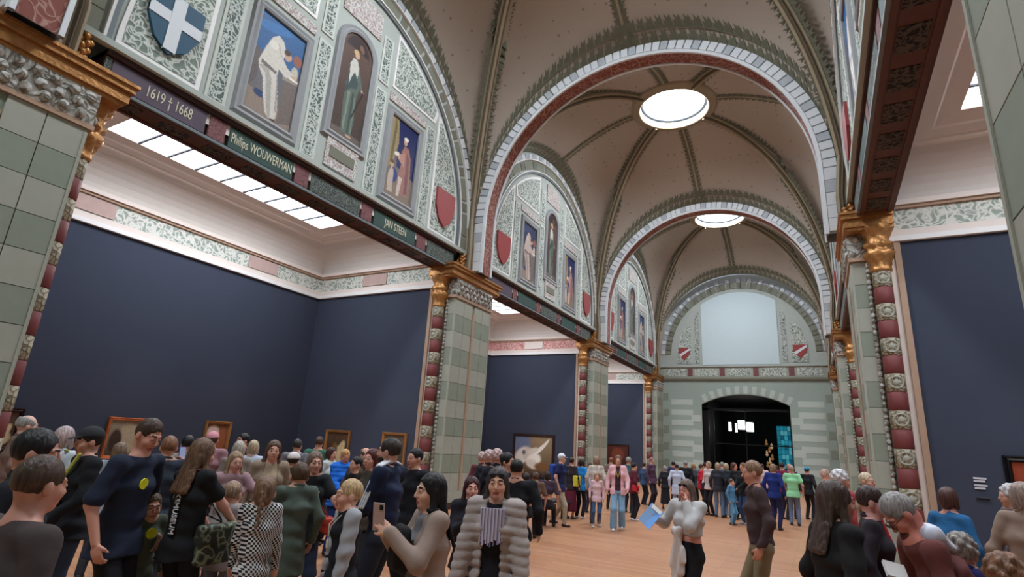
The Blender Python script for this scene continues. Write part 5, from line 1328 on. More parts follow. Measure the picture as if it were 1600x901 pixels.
# ---------------------------------------------------------------------- the visitors
BR, DB, BK, BL, GY, WH, RD = (78, 54, 40), (46, 34, 30), (26, 22, 24), (168, 132, 92), (150, 146, 144), (196, 190, 186), (84, 36, 34)
CAMO = patchy('camouflage', [(40, 44, 40), (74, 84, 66), (120, 124, 104), (52, 54, 48)], 14)
P_ = person
def staff_strip(c):
    s = c['s']; p = c['chest'] + c['X'] * .02 * s - c['Y'] * .131 * s - c['U'] * .08 * s
    # strip of white capitals running down the back
    Yb = -c['Y']; tx = -c['U']; ty = np.cross(Yb, tx)
    M = Matrix(((tx[0], ty[0], Yb[0], p[0]), (tx[1], ty[1], Yb[1], p[1]), (tx[2], ty[2], Yb[2], p[2]), (0, 0, 0, 1)))
    text_obj('RIJKSMUSEUM', .075 * s, plain('print_white', (214, 214, 216), .6), c['root'], M, 'lettering', .004, .8)
def sleeve_stripes(c):
    s = c['s']
    for i in (0, 1):
        for k in (-1, 0, 1):
            f = Field(); off = c['Y'] * k * .020 * s
            a = c['neckb'] + (c['sh'][i] - c['neckb']) * .35 + c['U'] * (.066 * s) + off; b = c['sh'][i] + c['U'] * .074 * s + nrmz(c['sh'][i] - c['neckb']) * .035 * s + off
            e = c['elb'][i] + nrmz(c['sh'][i] - c['neckb']) * .070 * s + off
            f.cap(a, b, .013 * s, .012 * s, .002); f.cap(b, e, .012 * s, .010 * s, .002)
            o = grow('sleeve_stripe', f, plain('stripe_white', (206, 208, 214), .7), c['root'], .007)
def white_sleeves(rgb):
    def go(c):
        s = c['s']
        for i in (0, 1):
            f = Field(); f.cap(c['sh'][i], c['elb'][i], .074 * s, .066 * s, .02); f.cap(c['elb'][i], c['wr'][i], .066 * s, .046 * s, .03)
            f.disp(lambda x, y, z: .004 * np.sin(60 * z + 20 * y)); grow('sleeve', f, cloth(rgb), c['root'], .009)
            d = nrmz(c['wr'][i] - c['elb'][i]); g = Field(); g.cap(c['wr'][i] - d * .03 * s, c['wr'][i] + d * .005 * s, .044 * s, .042 * s, .01); grow('cuff', g, cloth((24, 26, 34)), c['root'], .009)
    return go
def scarf(c):
    s = c['s']; f = Field(); p = c['hipc'] + c['Y'] * .17 * s + c['U'] * .24 * s + c['X'] * .02
    for k, (dx, L, r) in enumerate(((-.07, .42, .045), (0, .50, .05), (.06, .36, .045), (-.12, .30, .035))): f.cap(p, p + c['X'] * dx * s + V3(0, .02, -L * s), .035 * s, r * s, .02)
    f.ell(p, (.07 * s, .05 * s, .06 * s), c['T'], .02); f.disp(lambda x, y, z: .009 * np.sin(70 * x + 12 * z)); grow('knotted_scarf', f, cloth((206, 196, 192)), c['root'], .010)
def torso_print(c):      # pale streaked panel on the dark shirt
    s = c['s']; f = Field(); m = c['chest'] + c['Y'] * .142 * s + c['U'] * .075 * s
    rr = random.Random(3)
    for k in range(21):
        x = (-.085 + .17 * k / 20) * s; L = (.13 + .05 * rr.random()) * s
        g = MB(); dy = -abs(x / s) ** 2 * 2.4 * s
        q = m + c['X'] * x + c['Y'] * (dy + .018 * s)
        g.box(-.0045 * s, .0045 * s, -.03 * s, .006, -L, .085 * s); g.v = [tuple(q + c['X'] * v[0] + c['Y'] * v[1] + c['U'] * v[2]) for v in g.v]
        g.build('printed_streak', plain('streak_%d' % (k % 3), [(176, 168, 190), (120, 112, 150), (210, 206, 214)][k % 3], .8), c['root'])
def leaflet(c):
    s = c['s']; w = c['wr'][1]; f = nrmz(w - c['elb'][1]); p = w + f * .13 * s
    def b(o):
        o.rotation_euler = (math.radians(30), math.radians(-28), o.rotation_euler.z)
        for sg, rgb in ((-1, (110, 160, 226)), (1, (150, 190, 240))):
            mb = MB(); mb.box(0 if sg > 0 else -.085, .085 if sg > 0 else 0, -.002, .002, -.11, .11); mb.v = [(x, y + abs(x) * .35, z) for x, y, z in mb.v]; mb.build('page', plain('leaflet_%d' % sg, rgb, .6), o)
        mb = MB().box(-.08, .08, -.004, -.002, .07, .108); mb.v = [(x, y + abs(x) * .35, z) for x, y, z in mb.v]; mb.build('title_band', m_white, o)
    held(c, 'leaflet', 'folded blue leaflet held out by the woman on the phone', 'leaflet', b, p)
def lanyard(rgb=(200, 198, 190), badge=True):
    def go(c):
        s = c['s']; f = Field(); k = c['chest'] + c['Y'] * .155 * s - c['U'] * .06 * s
        for sg in (-1, 1): a = c['neckb'] + c['X'] * sg * .06 * s + c['U'] * .03 * s; f.cap(a, c['chest'] + c['X'] * sg * .04 * s + c['Y'] * .15 * s + c['U'] * .06 * s, .008 * s, .007 * s, .003); f.cap(c['chest'] + c['X'] * sg * .04 * s + c['Y'] * .15 * s + c['U'] * .06 * s, k, .007 * s, .007 * s, .003)
        if badge: f.rbox(k - c['U'] * .04 * s, (.035 * s, .008 * s, .04 * s), .006, c['T'], .002)
        grow('lanyard', f, cloth(rgb), c['root'], .0075)
    return go
def slingbag(c):       # yellow-green striped sling bag worn across the front
    s = c['s']; m = c['waist'] + c['Y'] * .19 * s + c['U'] * .03 * s + c['X'] * .03 * s
    R = rotm(0, 0, .35) @ c['T']
    for k in range(5):
        f = Field(); f.rbox(m + R[2] * (-.085 + .042 * k) * s, (.135 * s - abs(k - 2) * .012, .055 * s, .020 * s), .015 * s, R); o = grow('sling_bag' if k == 0 else 'bag_stripe', f, cloth((176, 180, 84) if k % 2 == 0 else (30, 32, 30)), c['root'], .009)
    f = Field(); a = c['sh'][0] * .5 + c['neckb'] * .5 + c['U'] * .05 * s; f.cap(m + R[2] * .08, a + c['Y'] * .09 * s, .016 * s, .016 * s, .004); grow('strap', f, cloth((176, 180, 84)), c['root'], .01)
def tote(mat, sx, y=.05, z=-.05, sz=(.20, .05, .15)): return sidebag((0, 0, 0), sx, z, sz, mat, y, True, 'camouflage_bag')

# front row, left
P_('man with dark swept hair and black shirt in profile at the left edge', 60, 668, 3.6, face=80, top=(22, 24, 32), hair=('short', BK), skin=(180, 128, 112), sleeve=.4, bottom=(24, 24, 28), build=1.05, head=(0, .1, 0))
P_('brown haired youth in dark brown shirt, lowest at the left edge', 62, 716, 2.9, face=120, top=(62, 52, 52), hair=('short', (70, 52, 42)), skin=(186, 134, 118), bottom=(30, 28, 32), lean=.12, hands=(None, None))
P_('man in black cap and black turtleneck with yellow striped sling bag', 150, 667, 6.0, face=-75, top=(18, 20, 26), hat=('cap', (40, 40, 44)), hair=('cap', DB), skin=(190, 140, 122), bottom=(44, 54, 74), hands=((-.20, .22, .98), (.02, .25, .92)), extras=(slingbag,), head=(0, .1, 0), stride=.3)
P_('tall man in navy shirt with yellow sticker, head bowed to the right', 232, 657, 5.0, face=52, top=(28, 36, 56), hair=('short', (66, 48, 38)), skin=(194, 140, 122), sleeve=.42, bottom=(20, 20, 26), head=(-.15, .35, .1), extras=(sticker(u=.05, v=.03, r=.038),), hem=.80, lean=.06, stride=.25)
P_('small child in olive coat with yellow sticker beside the navy shirted man', 240, 768, 5.2, face=30, top=(76, 84, 72), hair=('short', (96, 72, 56)), kid=True, skin=(200, 150, 130), bottom=(40, 44, 56), hem=.52, extras=(sticker(u=.0, v=.05, r=.055),), head=(-.2, .1, 0))
P_('long haired woman in black museum shirt turned right with a camouflage bag', 318, 684, 5.0, face=128, top=(18, 20, 24), hair=('long', (104, 78, 60)), sex='f', skin=(198, 146, 130), sleeve=.28, bottom=(26, 28, 36), hands=((-.12, .36, .93), (.16, .46, .90)), extras=(staff_strip, tote(CAMO, 1, .18, .02)), head=(0, .08, 0))
P_('girl with a braid in black and white houndstooth jacket, seen from behind', 418, 743, 4.75, face=175, top=houndstooth(), hair=('braid', (122, 94, 74)), kid=True, sex='f', bottom=(104, 84, 66), legs='skirt', hem=.48, hands=((-.20, .18, .80), (.20, .18, .80)))
P_('boy in grey green overshirt seen from behind, arm stretched left', 472, 721, 5.5, face=200, top=(80, 92, 84), hair=('short', (84, 62, 46)), kid=True, bottom=(52, 66, 92), hem=.62, hands=((-.42, .34, 1.02), None))
P_('woman in black tee with yellow badge reaching right beside red bag', 494, 704, 6.0, face=15, top=(20, 22, 26), sex='f', hair=('bob', (120, 98, 84)), skin=(200, 152, 136), sleeve=.3, bottom=(40, 48, 68), hands=((-.34, .36, 1.0), None), extras=(sticker(u=-.04, v=.02), sidebag((176, 58, 44), -1, .06, (.12, .05, .09), None, .14)))
P_('blond boy in black varsity jacket with pale sleeves looking left', 552, 747, 4.5, face=-75, top=(20, 24, 32), hair=('short', (190, 158, 118)), kid=True, skin=(206, 156, 136), bottom=(48, 60, 88), hem=.78, extras=(white_sleeves((158, 160, 166)), lanyard()), hands=((-.22, .10, .80), (.22, .10, .80)))
P_('tall bearded man in navy track top with white shoulder stripes', 614, 683, 5.2, face=-112, top=(24, 34, 62), hair=('short', (50, 40, 36)), skin=(190, 140, 120), beard=True, bottom=(34, 40, 52), hands=((-.12, .30, 1.0), (.10, .30, 1.02)), extras=(sleeve_stripes,), hem=.84, build=1.08)
P_('black haired woman in taupe coat with front backpack filming on phone', 680, 737, 3.55, face=-68, over=(146, 126, 116), top=(120, 118, 122), open_=.06, hair=('long', BK), sex='f', skin=(214, 164, 142), bottom=(46, 46, 54), hem=.50, hands=((-.08, .30, 1.34), (.07, .27, 1.30)), head=(0, .02, 0), curl=(.7, .8),
   extras=(backpack((28, 27, 31), 1, (.12, .035, .15)), phone(0, (176, 150, 144), 'pink cased smartphone held up by the woman in the taupe coat')))
P_('woman in quilted pale grey jacket with sunglasses on her head', 780, 728, 4.1, face=-12, over=(164, 152, 148), puff=True, top=(26, 26, 36), open_=.062, hair=('long', (70, 60, 60)), sex='f', skin=(214, 162, 140), bottom=(22, 22, 30), glasses='up', hem=.70, hands=((-.27, .16, .78), (.27, .16, .78)), extras=(torso_print,), head=(.12, .0, 0), build=1.06)
# second row, left
P_('bald visitor whose pale head shows above the dark haired man', 44, 647, 8.5, face=100, top=(120, 96, 88), hair=('bald', GY), skin=(206, 164, 150), bottom=(40, 40, 46))
P_('visitor with pink tinted grey hair and white top left of the capped man', 104, 665, 7.0, face=150, top=(188, 194, 206), hair=('bob', (176, 156, 156)), sex='f', bottom=(70, 74, 84), extras=(backpack((150, 160, 90), -1, (.12, .05, .15)),))
P_('visitor in light grey jacket just behind the cap wearer', 190, 690, 8.0, face=170, top=(150, 160, 172), hair=('bob', (120, 98, 80)), sex='f', bottom=(50, 52, 60))
P_('man in dark jacket lifting a violet phone to photograph', 268, 680, 6.6, face=175, top=(40, 46, 58), hair=('short', (130, 90, 66)), bottom=(36, 38, 46), hands=((-.10, .34, 1.40), (.16, .36, 1.42)), curl=(.8, .8), extras=(phone(1, (96, 76, 150), 'violet smartphone raised beside the navy shirted man'),))
P_('dark haired visitor in pale denim jacket left of the long haired woman', 296, 679, 8.2, face=160, top=(132, 142, 140), hair=('short', BK), bottom=(56, 60, 72), head=(.2, 0, 0))
P_('visitor in pink knitted cap behind the long haired woman', 334, 674, 9.0, face=170, top=(150, 110, 118), hair=('short', BR), hat=('beanie', (206, 140, 150)), bottom=(50, 46, 54))
P_('woman with long fair hair and pink sweater pointing to the right', 370, 704, 6.5, face=20, top=(156, 124, 132), sex='f', hair=('long', (150, 124, 98)), skin=(202, 150, 134), bottom=(40, 42, 50), hands=((-.30, .38, 1.22), None))
P_('little fair haired child in grey below the pointing woman', 366, 750, 5.4, face=150, top=(150, 140, 140), hair=('short', (150, 122, 100)), kid=True, bottom=(110, 118, 134), sex='f')
P_('dark haired man glancing left in front of the small gilt frame', 384, 676, 9.8, face=-60, top=(34, 34, 42), hair=('short', BK), bottom=(36, 36, 44), skin=(190, 136, 116))
P_('grey blond woman turned away beside the smiling woman', 376, 688, 8.3, face=190, top=(120, 106, 98), hair=('bob', (176, 166, 154)), sex='f', bottom=(44, 44, 52))
P_('blond visitor in white jacket with blue collar seen from behind', 398, 687, 9.2, face=185, top=(180, 190, 206), hair=('bob', (184, 164, 136)), sex='f', bottom=(50, 60, 90))
P_('smiling brown haired woman in beige coat facing the camera', 430, 687, 6.9, face=5, over=(140, 122, 104), top=(160, 140, 118), open_=.07, sex='f', hair=('long', (92, 66, 50)), skin=(206, 152, 132), bottom=(44, 40, 44), hem=.6, head=(0, 0, .05))
P_('man in grey with short dark hair near the alcove corner', 466, 685, 10.2, face=160, top=(112, 112, 120), hair=('short', (56, 48, 46)), bottom=(46, 48, 54))
P_('visitor in white cap with a red spot', 460, 706, 7.6, face=150, top=(60, 50, 54), hair=('short', DB), hat=('cap', (214, 206, 204)), bottom=(40, 40, 48))
P_('short haired man in green sweater before the framed picture', 500, 681, 10.8, face=170, top=(58, 104, 86), hair=('short', (76, 58, 48)), bottom=(70, 88, 120))
P_('brown haired woman in pale jacket left of the bright blue coat', 518, 698, 9.9, face=60, top=(186, 196, 196), hair=('bob', (72, 44, 38)), sex='f', bottom=(40, 44, 54))
P_('short blond woman in bright blue jacket looking down', 540, 701, 9.0, face=25, top=(28, 104, 206), hair=('short', (196, 150, 96)), sex='f', skin=(200, 140, 118), bottom=(30, 50, 110), head=(0, .35, 0), hands=((-.10, .30, 1.02), (.10, .30, 1.02)), puff=True)
P_('bald man behind the red haired woman', 572, 698, 8.4, face=30, top=(60, 56, 60), hair=('bald', (110, 90, 80)), bottom=(40, 40, 46), skin=(206, 158, 140))
P_('dark haired visitor in black crouching left of the red haired woman', 560, 712, 7.7, face=-60, top=(30, 30, 36), hair=('short', BK), bottom=(36, 36, 44))
P_('smiling woman with long dark red hair looking left', 585, 700, 6.6, face=-45, top=(70, 62, 52), sex='f', hair=('long', RD), skin=(212, 158, 142), bottom=(40, 40, 46))
P_('man in black right of the bearded man', 652, 699, 6.6, face=-50, top=(24, 26, 34), hair=('short', BK), skin=(196, 142, 122), bottom=(30, 30, 36))
P_('woman with long dark red hair peeking beside the quilted jacket', 738, 743, 5.2, face=10, top=(30, 28, 36), sex='f', hair=('long', (64, 30, 34)), skin=(214, 158, 146), bottom=(30, 30, 36), hands=((-.07, .26, 1.28), (.06, .28, 1.28)), extras=(phone(1, (80, 60, 70), 'small dark phone held by the woman peeking beside the quilted jacket'),))
# middle distance
mids = [
 ('curly grey haired visitor left of the group before the large picture', 754, 706, 10.4, dict(face=170, top=(90, 44, 52), hair=('curly', (186, 160, 156)), sex='f')),
 ('pink grey curly haired visitor in the middle of the group before the large picture', 765, 703, 9.3, dict(face=170, top=(34, 34, 42), hair=('curly', (196, 168, 168)), sex='f')),
 ('pale curly haired visitor in black behind the quilted jacket', 777, 702, 8.2, dict(face=160, top=(26, 28, 38), hair=('curly', (190, 160, 158)), sex='f')),
 ('dark haired woman with white collar turned right behind the quilted jacket', 792, 706, 7.2, dict(face=60, top=(40, 42, 56), hair=('bun', BK), sex='f')),
 ('broad man in black with his back turned, right of the quilted jacket', 808, 716, 6.3, dict(face=170, top=(20, 21, 26), hair=('short', BK), bottom=(26, 26, 32), build=1.12)),
 ('visitor in light blue shirt by the dark bench', 823, 738, 11.0, dict(face=165, top=(104, 160, 206), hair=('short', DB), sit=True)),
 ('seated visitor in brown on the dark bench', 837, 738, 12.3, dict(face=190, top=(96, 72, 60), hair=('curly', BR), sit=True)),
 ('seated visitor in dark purple at the bench end', 856, 736, 12.8, dict(face=170, top=(60, 46, 62), hair=('bob', DB), sit=True)),
 ('walking man in navy tee and khaki trousers with blue backpack and white cap', 877, 708, 13.4, dict(face=75, top=(28, 36, 76), hair=('short', WH), hat=('cap', (214, 216, 222)), bottom=(164, 150, 130), sleeve=.3, stride=.34, extras=(backpack((44, 70, 150), -1),), shoe=(40, 34, 36))),
 ('woman in dark maroon dress with yellow bag', 893, 714, 14.8, dict(face=150, top=(40, 34, 40), bottom=(92, 28, 48), legs='dress', hair=('short', DB), sex='f', extras=(sidebag((204, 190, 60), 1, .16, (.12, .07, .16), None, .0),))),
 ('woman in turquoise blue shirt and black trousers seen from behind', 908, 716, 15.0, dict(face=150, top=(36, 130, 206), bottom=(28, 28, 42), hair=('bob', DB), sex='f', shoe=(190, 190, 196))),
 ('tall visitor in cream patterned shirt behind the girl', 932, 712, 14.3, dict(face=170, top=patchy('cream_print', [(206, 196, 184), (160, 150, 140), (190, 180, 168)], 20), bottom=(70, 56, 56), hair=('bob', (150, 120, 100)), sex='f')),
 ('visitor in white shirt left of the cream patterned shirt', 922, 722, 16.5, dict(face=150, top=(206, 204, 210), bottom=(50, 46, 56), hair=('short', BR))),
 ('girl in pale pink jacket and jeans with yellow scarf, walking to camera', 935, 738, 12.84, dict(face=0, xy=(-4.66, 12.84), H=1.2, kid=True, sex='f', top=(216, 184, 192), bottom=(60, 88, 124), hair=('long', (150, 112, 90)), shoe=(200, 200, 206), stride=.15, legs='slim', extras=(lanyard((214, 190, 70), False),), hem=.78)),
 ('woman in pale pink jacket and wide pale blue jeans walking to camera', 968, 712, 13.4, dict(face=0, xy=(-4.14, 12.79), H=1.62, sex='f', over=(220, 172, 180), top=(60, 40, 52), open_=.05, bottom=(120, 158, 188), legs='wide', hair=('bob', (110, 84, 70)), shoe=(214, 214, 220), stride=.22, hem=.80, extras=(lanyard((226, 196, 84), False),), hands=((-.22, .2, .95), None))),
 ('visitor in dark red and black with red bag behind the pink jackets', 990, 722, 15.6, dict(face=110, top=(90, 30, 44), bottom=(28, 26, 34), hair=('short', DB), sex='f', extras=(sidebag((200, 40, 50), 1, .06, (.10, .07, .10)),), shoe=(210, 206, 206))),
 ('grey haired visitor in teal cardigan beyond the pink jackets', 982, 714, 17.5, dict(face=160, top=(70, 96, 104), hair=('curly', GY), sex='f')),
 ('visitor in grey brown beside the last wall frame', 955, 714, 18.0, dict(face=170, top=(130, 110, 104), hair=('short', (140, 80, 50)))),
 ('visitor in plum jacket standing by the farthest red banded shaft', 1018, 714, 20.0, dict(face=60, top=(84, 60, 80), bottom=(44, 40, 50), hair=('short', (150, 110, 110)))),
 ('visitor in blue denim left of the plum jacket', 1006, 722, 20.5, dict(face=120, top=(60, 84, 120), bottom=(34, 36, 48), hair=('short', DB))),
]
for lb, x, y, d, kw in mids: P_(lb, x, y, d, **kw)
# far crowd before the end wall
far = [
 ('grey haired woman in long black dress, leftmost before the end wall', 1039, 727, 19.5, dict(face=175, top=(34, 34, 42), bottom=(30, 30, 38), legs='dress', hair=('bob', GY), sex='f')),
 ('visitor in pale blue white shirt next to the black dress', 1057, 724, 19.0, dict(face=180, top=(190, 200, 222), bottom=(170, 180, 204), hair=('short', DB), hem=.6)),
 ('visitor in navy with dark hair behind the pale blue shirt', 1052, 720, 21.5, dict(face=150, top=(36, 46, 76), hair=('short', BK))),
 ('tall visitor in black right of the pale blue shirt', 1071, 719, 20.0, dict(face=170, top=(24, 26, 30), hair=('short', GY))),
 ('visitor in black and white jacket left of the red sweater', 1083, 723, 20.5, dict(face=160, top=(70, 78, 88), hair=('bob', BL), sex='f')),
 ('visitor in bright red sweater before the doorway', 1095, 724, 19.6, dict(face=100, top=(178, 30, 48), bottom=(30, 28, 34), hair=('short', BR))),
 ('visitor in white blouse with dark shoulder bag beside the red sweater', 1107, 720, 18.9, dict(face=-40, top=(206, 190, 190), bottom=(30, 30, 38), hair=('bob', (160, 140, 110)), sex='f', extras=(sidebag((52, 50, 58), 1),))),
 ('fair haired visitor in charcoal jacket before the doorway', 1121, 722, 18.6, dict(face=170, top=(48, 50, 60), bottom=(96, 120, 150), hair=('bob', (170, 150, 124)), sex='f')),
 ('blond visitor in dark teal coat and wide jeans', 1134, 723, 18.8, dict(face=165, top=(40, 56, 66), bottom=(104, 134, 164), legs='wide', hair=('bob', (186, 164, 132)), sex='f')),
 ('child in light blue jeans crouched between adults before the doorway', 1142, 747, 16.8, dict(face=60, top=(80, 130, 170), bottom=(96, 150, 190), hair=('short', BR), kid=True)),
 ('young woman in black top facing the man in black', 1146, 722, 18.4, dict(face=60, top=(26, 28, 36), bottom=(34, 36, 46), hair=('long', (96, 56, 44)), sex='f')),
 ('man in black jacket and blue jeans facing left before the doorway', 1161, 722, 17.2, dict(face=-50, top=(26, 28, 34), bottom=(52, 74, 110), hair=('short', (120, 84, 64)), shoe=(150, 160, 180), hands=((-.1, .3, 1.0), (.1, .3, 1.0)))),
 ('visitor in light jeans behind the young man in brown', 1172, 724, 19.5, dict(face=170, top=(140, 150, 170), bottom=(160, 176, 200), hair=('short', BL))),
 ('visitor in deep blue sports shirt right of the young man in brown', 1207, 724, 16.8, dict(face=150, top=(28, 48, 120), bottom=(34, 40, 84), hair=('bob', (150, 124, 100)), hem=.8)),
 ('visitor in maroon shirt with pale stripes between blue and green shirts', 1221, 722, 20.0, dict(face=140, top=(110, 34, 62), bottom=(40, 40, 54), hair=('short', DB))),
 ('fair visitor behind the maroon shirt, left of the green shirt', 1233, 724, 20.5, dict(face=160, top=(60, 60, 70), hair=('short', (190, 140, 110)))),
 ('man in mint green tee and grey blue jeans seen from behind', 1245, 728, 16.5, dict(face=175, xy=(-.80, 18.4), H=1.62, top=(150, 222, 170), bottom=(110, 124, 150), sleeve=.3, hair=('short', (176, 146, 130)), hem=.8, hands=((-.2, .22, .98), None))),
 ('visitor in black with turquoise cap right of the green shirt', 1260, 729, 20.8, dict(face=150, top=(30, 30, 36), hair=('short', DB), hat=('beanie', (40, 140, 170)))),
 ('dark haired visitor in brown before the doorway, behind the red sweater', 1101, 722, 22.5, dict(face=165, top=(84, 66, 56), hair=('short', DB))),
 ('visitor in grey coat behind the charcoal jacket', 1128, 721, 22.8, dict(face=175, top=(120, 124, 130), hair=('short', GY))),
 ('visitor in olive jacket behind the man in black', 1166, 723, 22.2, dict(face=175, top=(92, 96, 76), hair=('short', BR))),
 ('visitor in burgundy at the right side of the doorway', 1212, 726, 22.0, dict(face=170, top=(100, 50, 60), hair=('bob', BR), sex='f')),
 ('visitor in pale pink far right of the doorway', 1190, 724, 23.0, dict(face=170, top=(200, 170, 174), hair=('short', DB))),
 ('visitor in white and blue shirt between green shirt and pier', 1288, 732, 12.5, dict(face=100, top=(186, 196, 216), hair=('short', (186, 150, 136)))),
 ('white haired visitor behind the long haired woman at right', 1310, 734, 8.2, dict(face=120, top=(150, 60, 66), hair=('curly', (206, 204, 206)))),
 ('fair haired visitor at the foot of the right pier', 1351, 737, 9.3, dict(face=60, top=(150, 130, 110), hair=('short', (196, 176, 150)))),
]
for lb, x, y, d, kw in far: P_(lb, x, y, d, **kw)
# foreground right
P_('woman in cropped grey sweater talking on the phone with knotted white scarf', 1074, 748, 6.2, face=-42, top=(186, 184, 184), sex='f', hair=('long', (108, 88, 76)), skin=(206, 146, 130), bottom=(24, 24, 30), hands=((-.11, .14, 1.45), (.26, .26, 1.24)), extras=(scarf, leaflet), glasses='up', hem=1.10, head=(.1, .05, 0), build=1.28)
P_('young man in dark brown sweater and khaki trousers walking left', 1178, 722, 6.5, face=-78, top=(66, 50, 52), hair=('short', (140, 108, 84)), skin=(204, 146, 126), bottom=(124, 110, 84), hem=.92, head=(.0, .08, 0), lean=.05, stride=.3, hands=(None, (.26, -.04, .84)))
P_('woman with very long dark brown hair in black coat, nearest at right', 1298, 749, 3.9, face=118, top=(24, 22, 24), hair=('long', (74, 58, 52)), sex='f', skin=(196, 142, 130), bottom=(24, 24, 28), hem=.5, build=1.1)
P_('dark haired woman with red collar in profile behind the long haired one', 1354, 757, 5.0, face=92, top=(40, 34, 42), hair=('short', (62, 44, 42)), sex='f', skin=(204, 148, 138), bottom=(30, 28, 34), head=(0, .05, 0), extras=(lambda c: grow('red_collar', Field().cap(c['neckb'] + c['Y'] * .05 * c['s'], c['chest'] + c['Y'] * .13 * c['s'], .03, .02, .01), cloth((176, 34, 48)), c['root'], .008),))
P_('grey haired man with glasses in red brown jacket bending down', 1430, 829, 4.2, face=-70, top=(104, 56, 54), hair=('short', (150, 144, 142)), skin=(206, 132, 116), bottom=(40, 36, 40), H=1.66, xy=None, lean=.62, head=(0, .55, 0), glasses='on', extras=(lambda c: grow('white_hood', Field().eseg(c['neckb'] - c['X'] * .10 - c['Y'] * .07, c['neckb'] + c['X'] * .10 - c['Y'] * .07, (.05, .05), (.05, .05), c['Y']).eseg(c['neckb'] - c['Y'] * .08, c['neckb'] - c['Y'] * .12 - c['U'] * .12, (.12, .05), (.07, .03), c['X']), cloth((206, 208, 222)), c['root'], .010),))
P_('brown haired woman in blue shirt walking away along the right wall', 1478, 763, 7.2, face=150, top=(34, 92, 140), hair=('bob', (84, 56, 50)), sex='f', skin=(190, 136, 120), bottom=(40, 60, 96), hem=.7, lean=.10)
P_('grey curly haired visitor in dark blue hooded coat, low at the right', 1498, 834, 5.2, face=160, top=(36, 42, 96), hair=('curly', (140, 132, 126)), sit=True, bottom=(30, 32, 50), sex='f')
P_('person with curly auburn hair at the bottom right corner', 1567, 866, 3.3, face=170, top=(110, 80, 66), hair=('curly', (126, 88, 66)), sex='f', bottom=(40, 36, 40))
P_('visitor in beige jacket with back turned at the right edge', 1594, 752, 6.3, face=160, top=(140, 118, 104), hair=('bob', (150, 130, 120)), sex='f', bottom=(22, 24, 40), hem=.75)
P_('silver haired visitor partly hidden beyond the beige jacket', 1579, 757, 8.0, face=-70, top=(96, 90, 92), hair=('curly', (190, 184, 186)), bottom=(30, 30, 36))

# ====================================================================== pictures on the alcove walls
def framed_pic(label, wall, u0, u1, z0, z1, pos, fcol, layers, fw=.07, glaze=False):
    """wall 'x': hangs on the plane x = pos facing +x (u is y); wall 'y': on the plane y = pos facing -y (u is x)"""
    if wall == 'x': root = empty('framed_painting', (pos + .01, (u0 + u1) / 2, (z0 + z1) / 2)); n = V3(1, 0, 0); U = V3(0, 1, 0)
    else: root = empty('framed_painting', ((u0 + u1) / 2, pos - .01, (z0 + z1) / 2)); n = V3(0, -1, 0); U = V3(1, 0, 0)
    tag(root, label, 'painting'); W, Hh = u1 - u0, z1 - z0; Z = V3(0, 0, 1)
    def rect(e, dpt): return [tuple(U * x + Z * z + n * dpt) for x, z in ((-W / 2 + e, -Hh / 2 + e), (W / 2 - e, -Hh / 2 + e), (W / 2 - e, Hh / 2 - e), (-W / 2 + e, Hh / 2 - e))]
    MB().grid([rect(0, 0), rect(0, .05), rect(fw * .2, .075), rect(fw * .45, .055), rect(fw * .7, .065), rect(fw, .03), rect(fw, 0.0)], closed_v=True).build('frame', fcol, root)
    picture('canvas', -U * (W / 2 - fw) - Z * (Hh / 2 - fw) + n * .02, U, Z, W - 2 * fw, Hh - 2 * fw, layers, root, nx=40)
    return root
m_gilt = plain('gilt_frame', (176, 126, 78), .4, metal=.4, var=.25, scale=30, bump=.4); m_gilt2 = plain('warm_gilt_frame', (196, 112, 70), .4, metal=.3, var=.2, scale=30); m_dkf = plain('dark_frame', (52, 32, 28), .4, var=.3, scale=20)
drape = [('bg', (60, 44, 36), (90, 70, 52)), ('e', (196, 180, 140), .62, .25, .3, .3, .5), ('e', (120, 96, 60), .4, .35, .14, .3, 0), ('e', (210, 190, 150), .7, .45, .14, .3, -.4)]
framed_pic('small black framed painting at the far left of the back wall', 'x', 4.55, 5.15, 1.0, 1.80, XBL, m_dkf, drape)
framed_pic('small painting in reddish gilt frame behind the tall navy shirted man', 'x', 6.70, 7.50, 0.85, 1.76, XBL, m_gilt2, [('bg', (70, 60, 52), (150, 136, 116)), ('e', (170, 156, 130), .7, .5, .4, .5, .3), ('e', (60, 44, 38), .25, .4, .2, .4, 0)])
framed_pic('small gilt framed painting above the long haired woman', 'x', 8.98, 9.72, 0.85, 1.82, XBL, m_gilt, [('bg', (96, 60, 44), (130, 84, 60)), ('e', (214, 190, 180), .3, .7, .3, .35, 0), ('e', (150, 90, 60), .75, .5, .2, .5, 0)])
yd = MID[1] - 1.02
framed_pic('gilt framed small painting on the dividing wall, left of its pair', 'y', -12.70, -11.74, .85, 1.80, yd, m_gilt, drape)
framed_pic('dark gilt framed small painting on the dividing wall, nearer the pier', 'y', -10.54, -9.70, .85, 1.82, yd, m_gilt, [('bg', (60, 54, 52), (96, 84, 70)), ('e', (150, 126, 100), .5, .4, .25, .3, 0)])
yd2 = MID[2] - 1.02
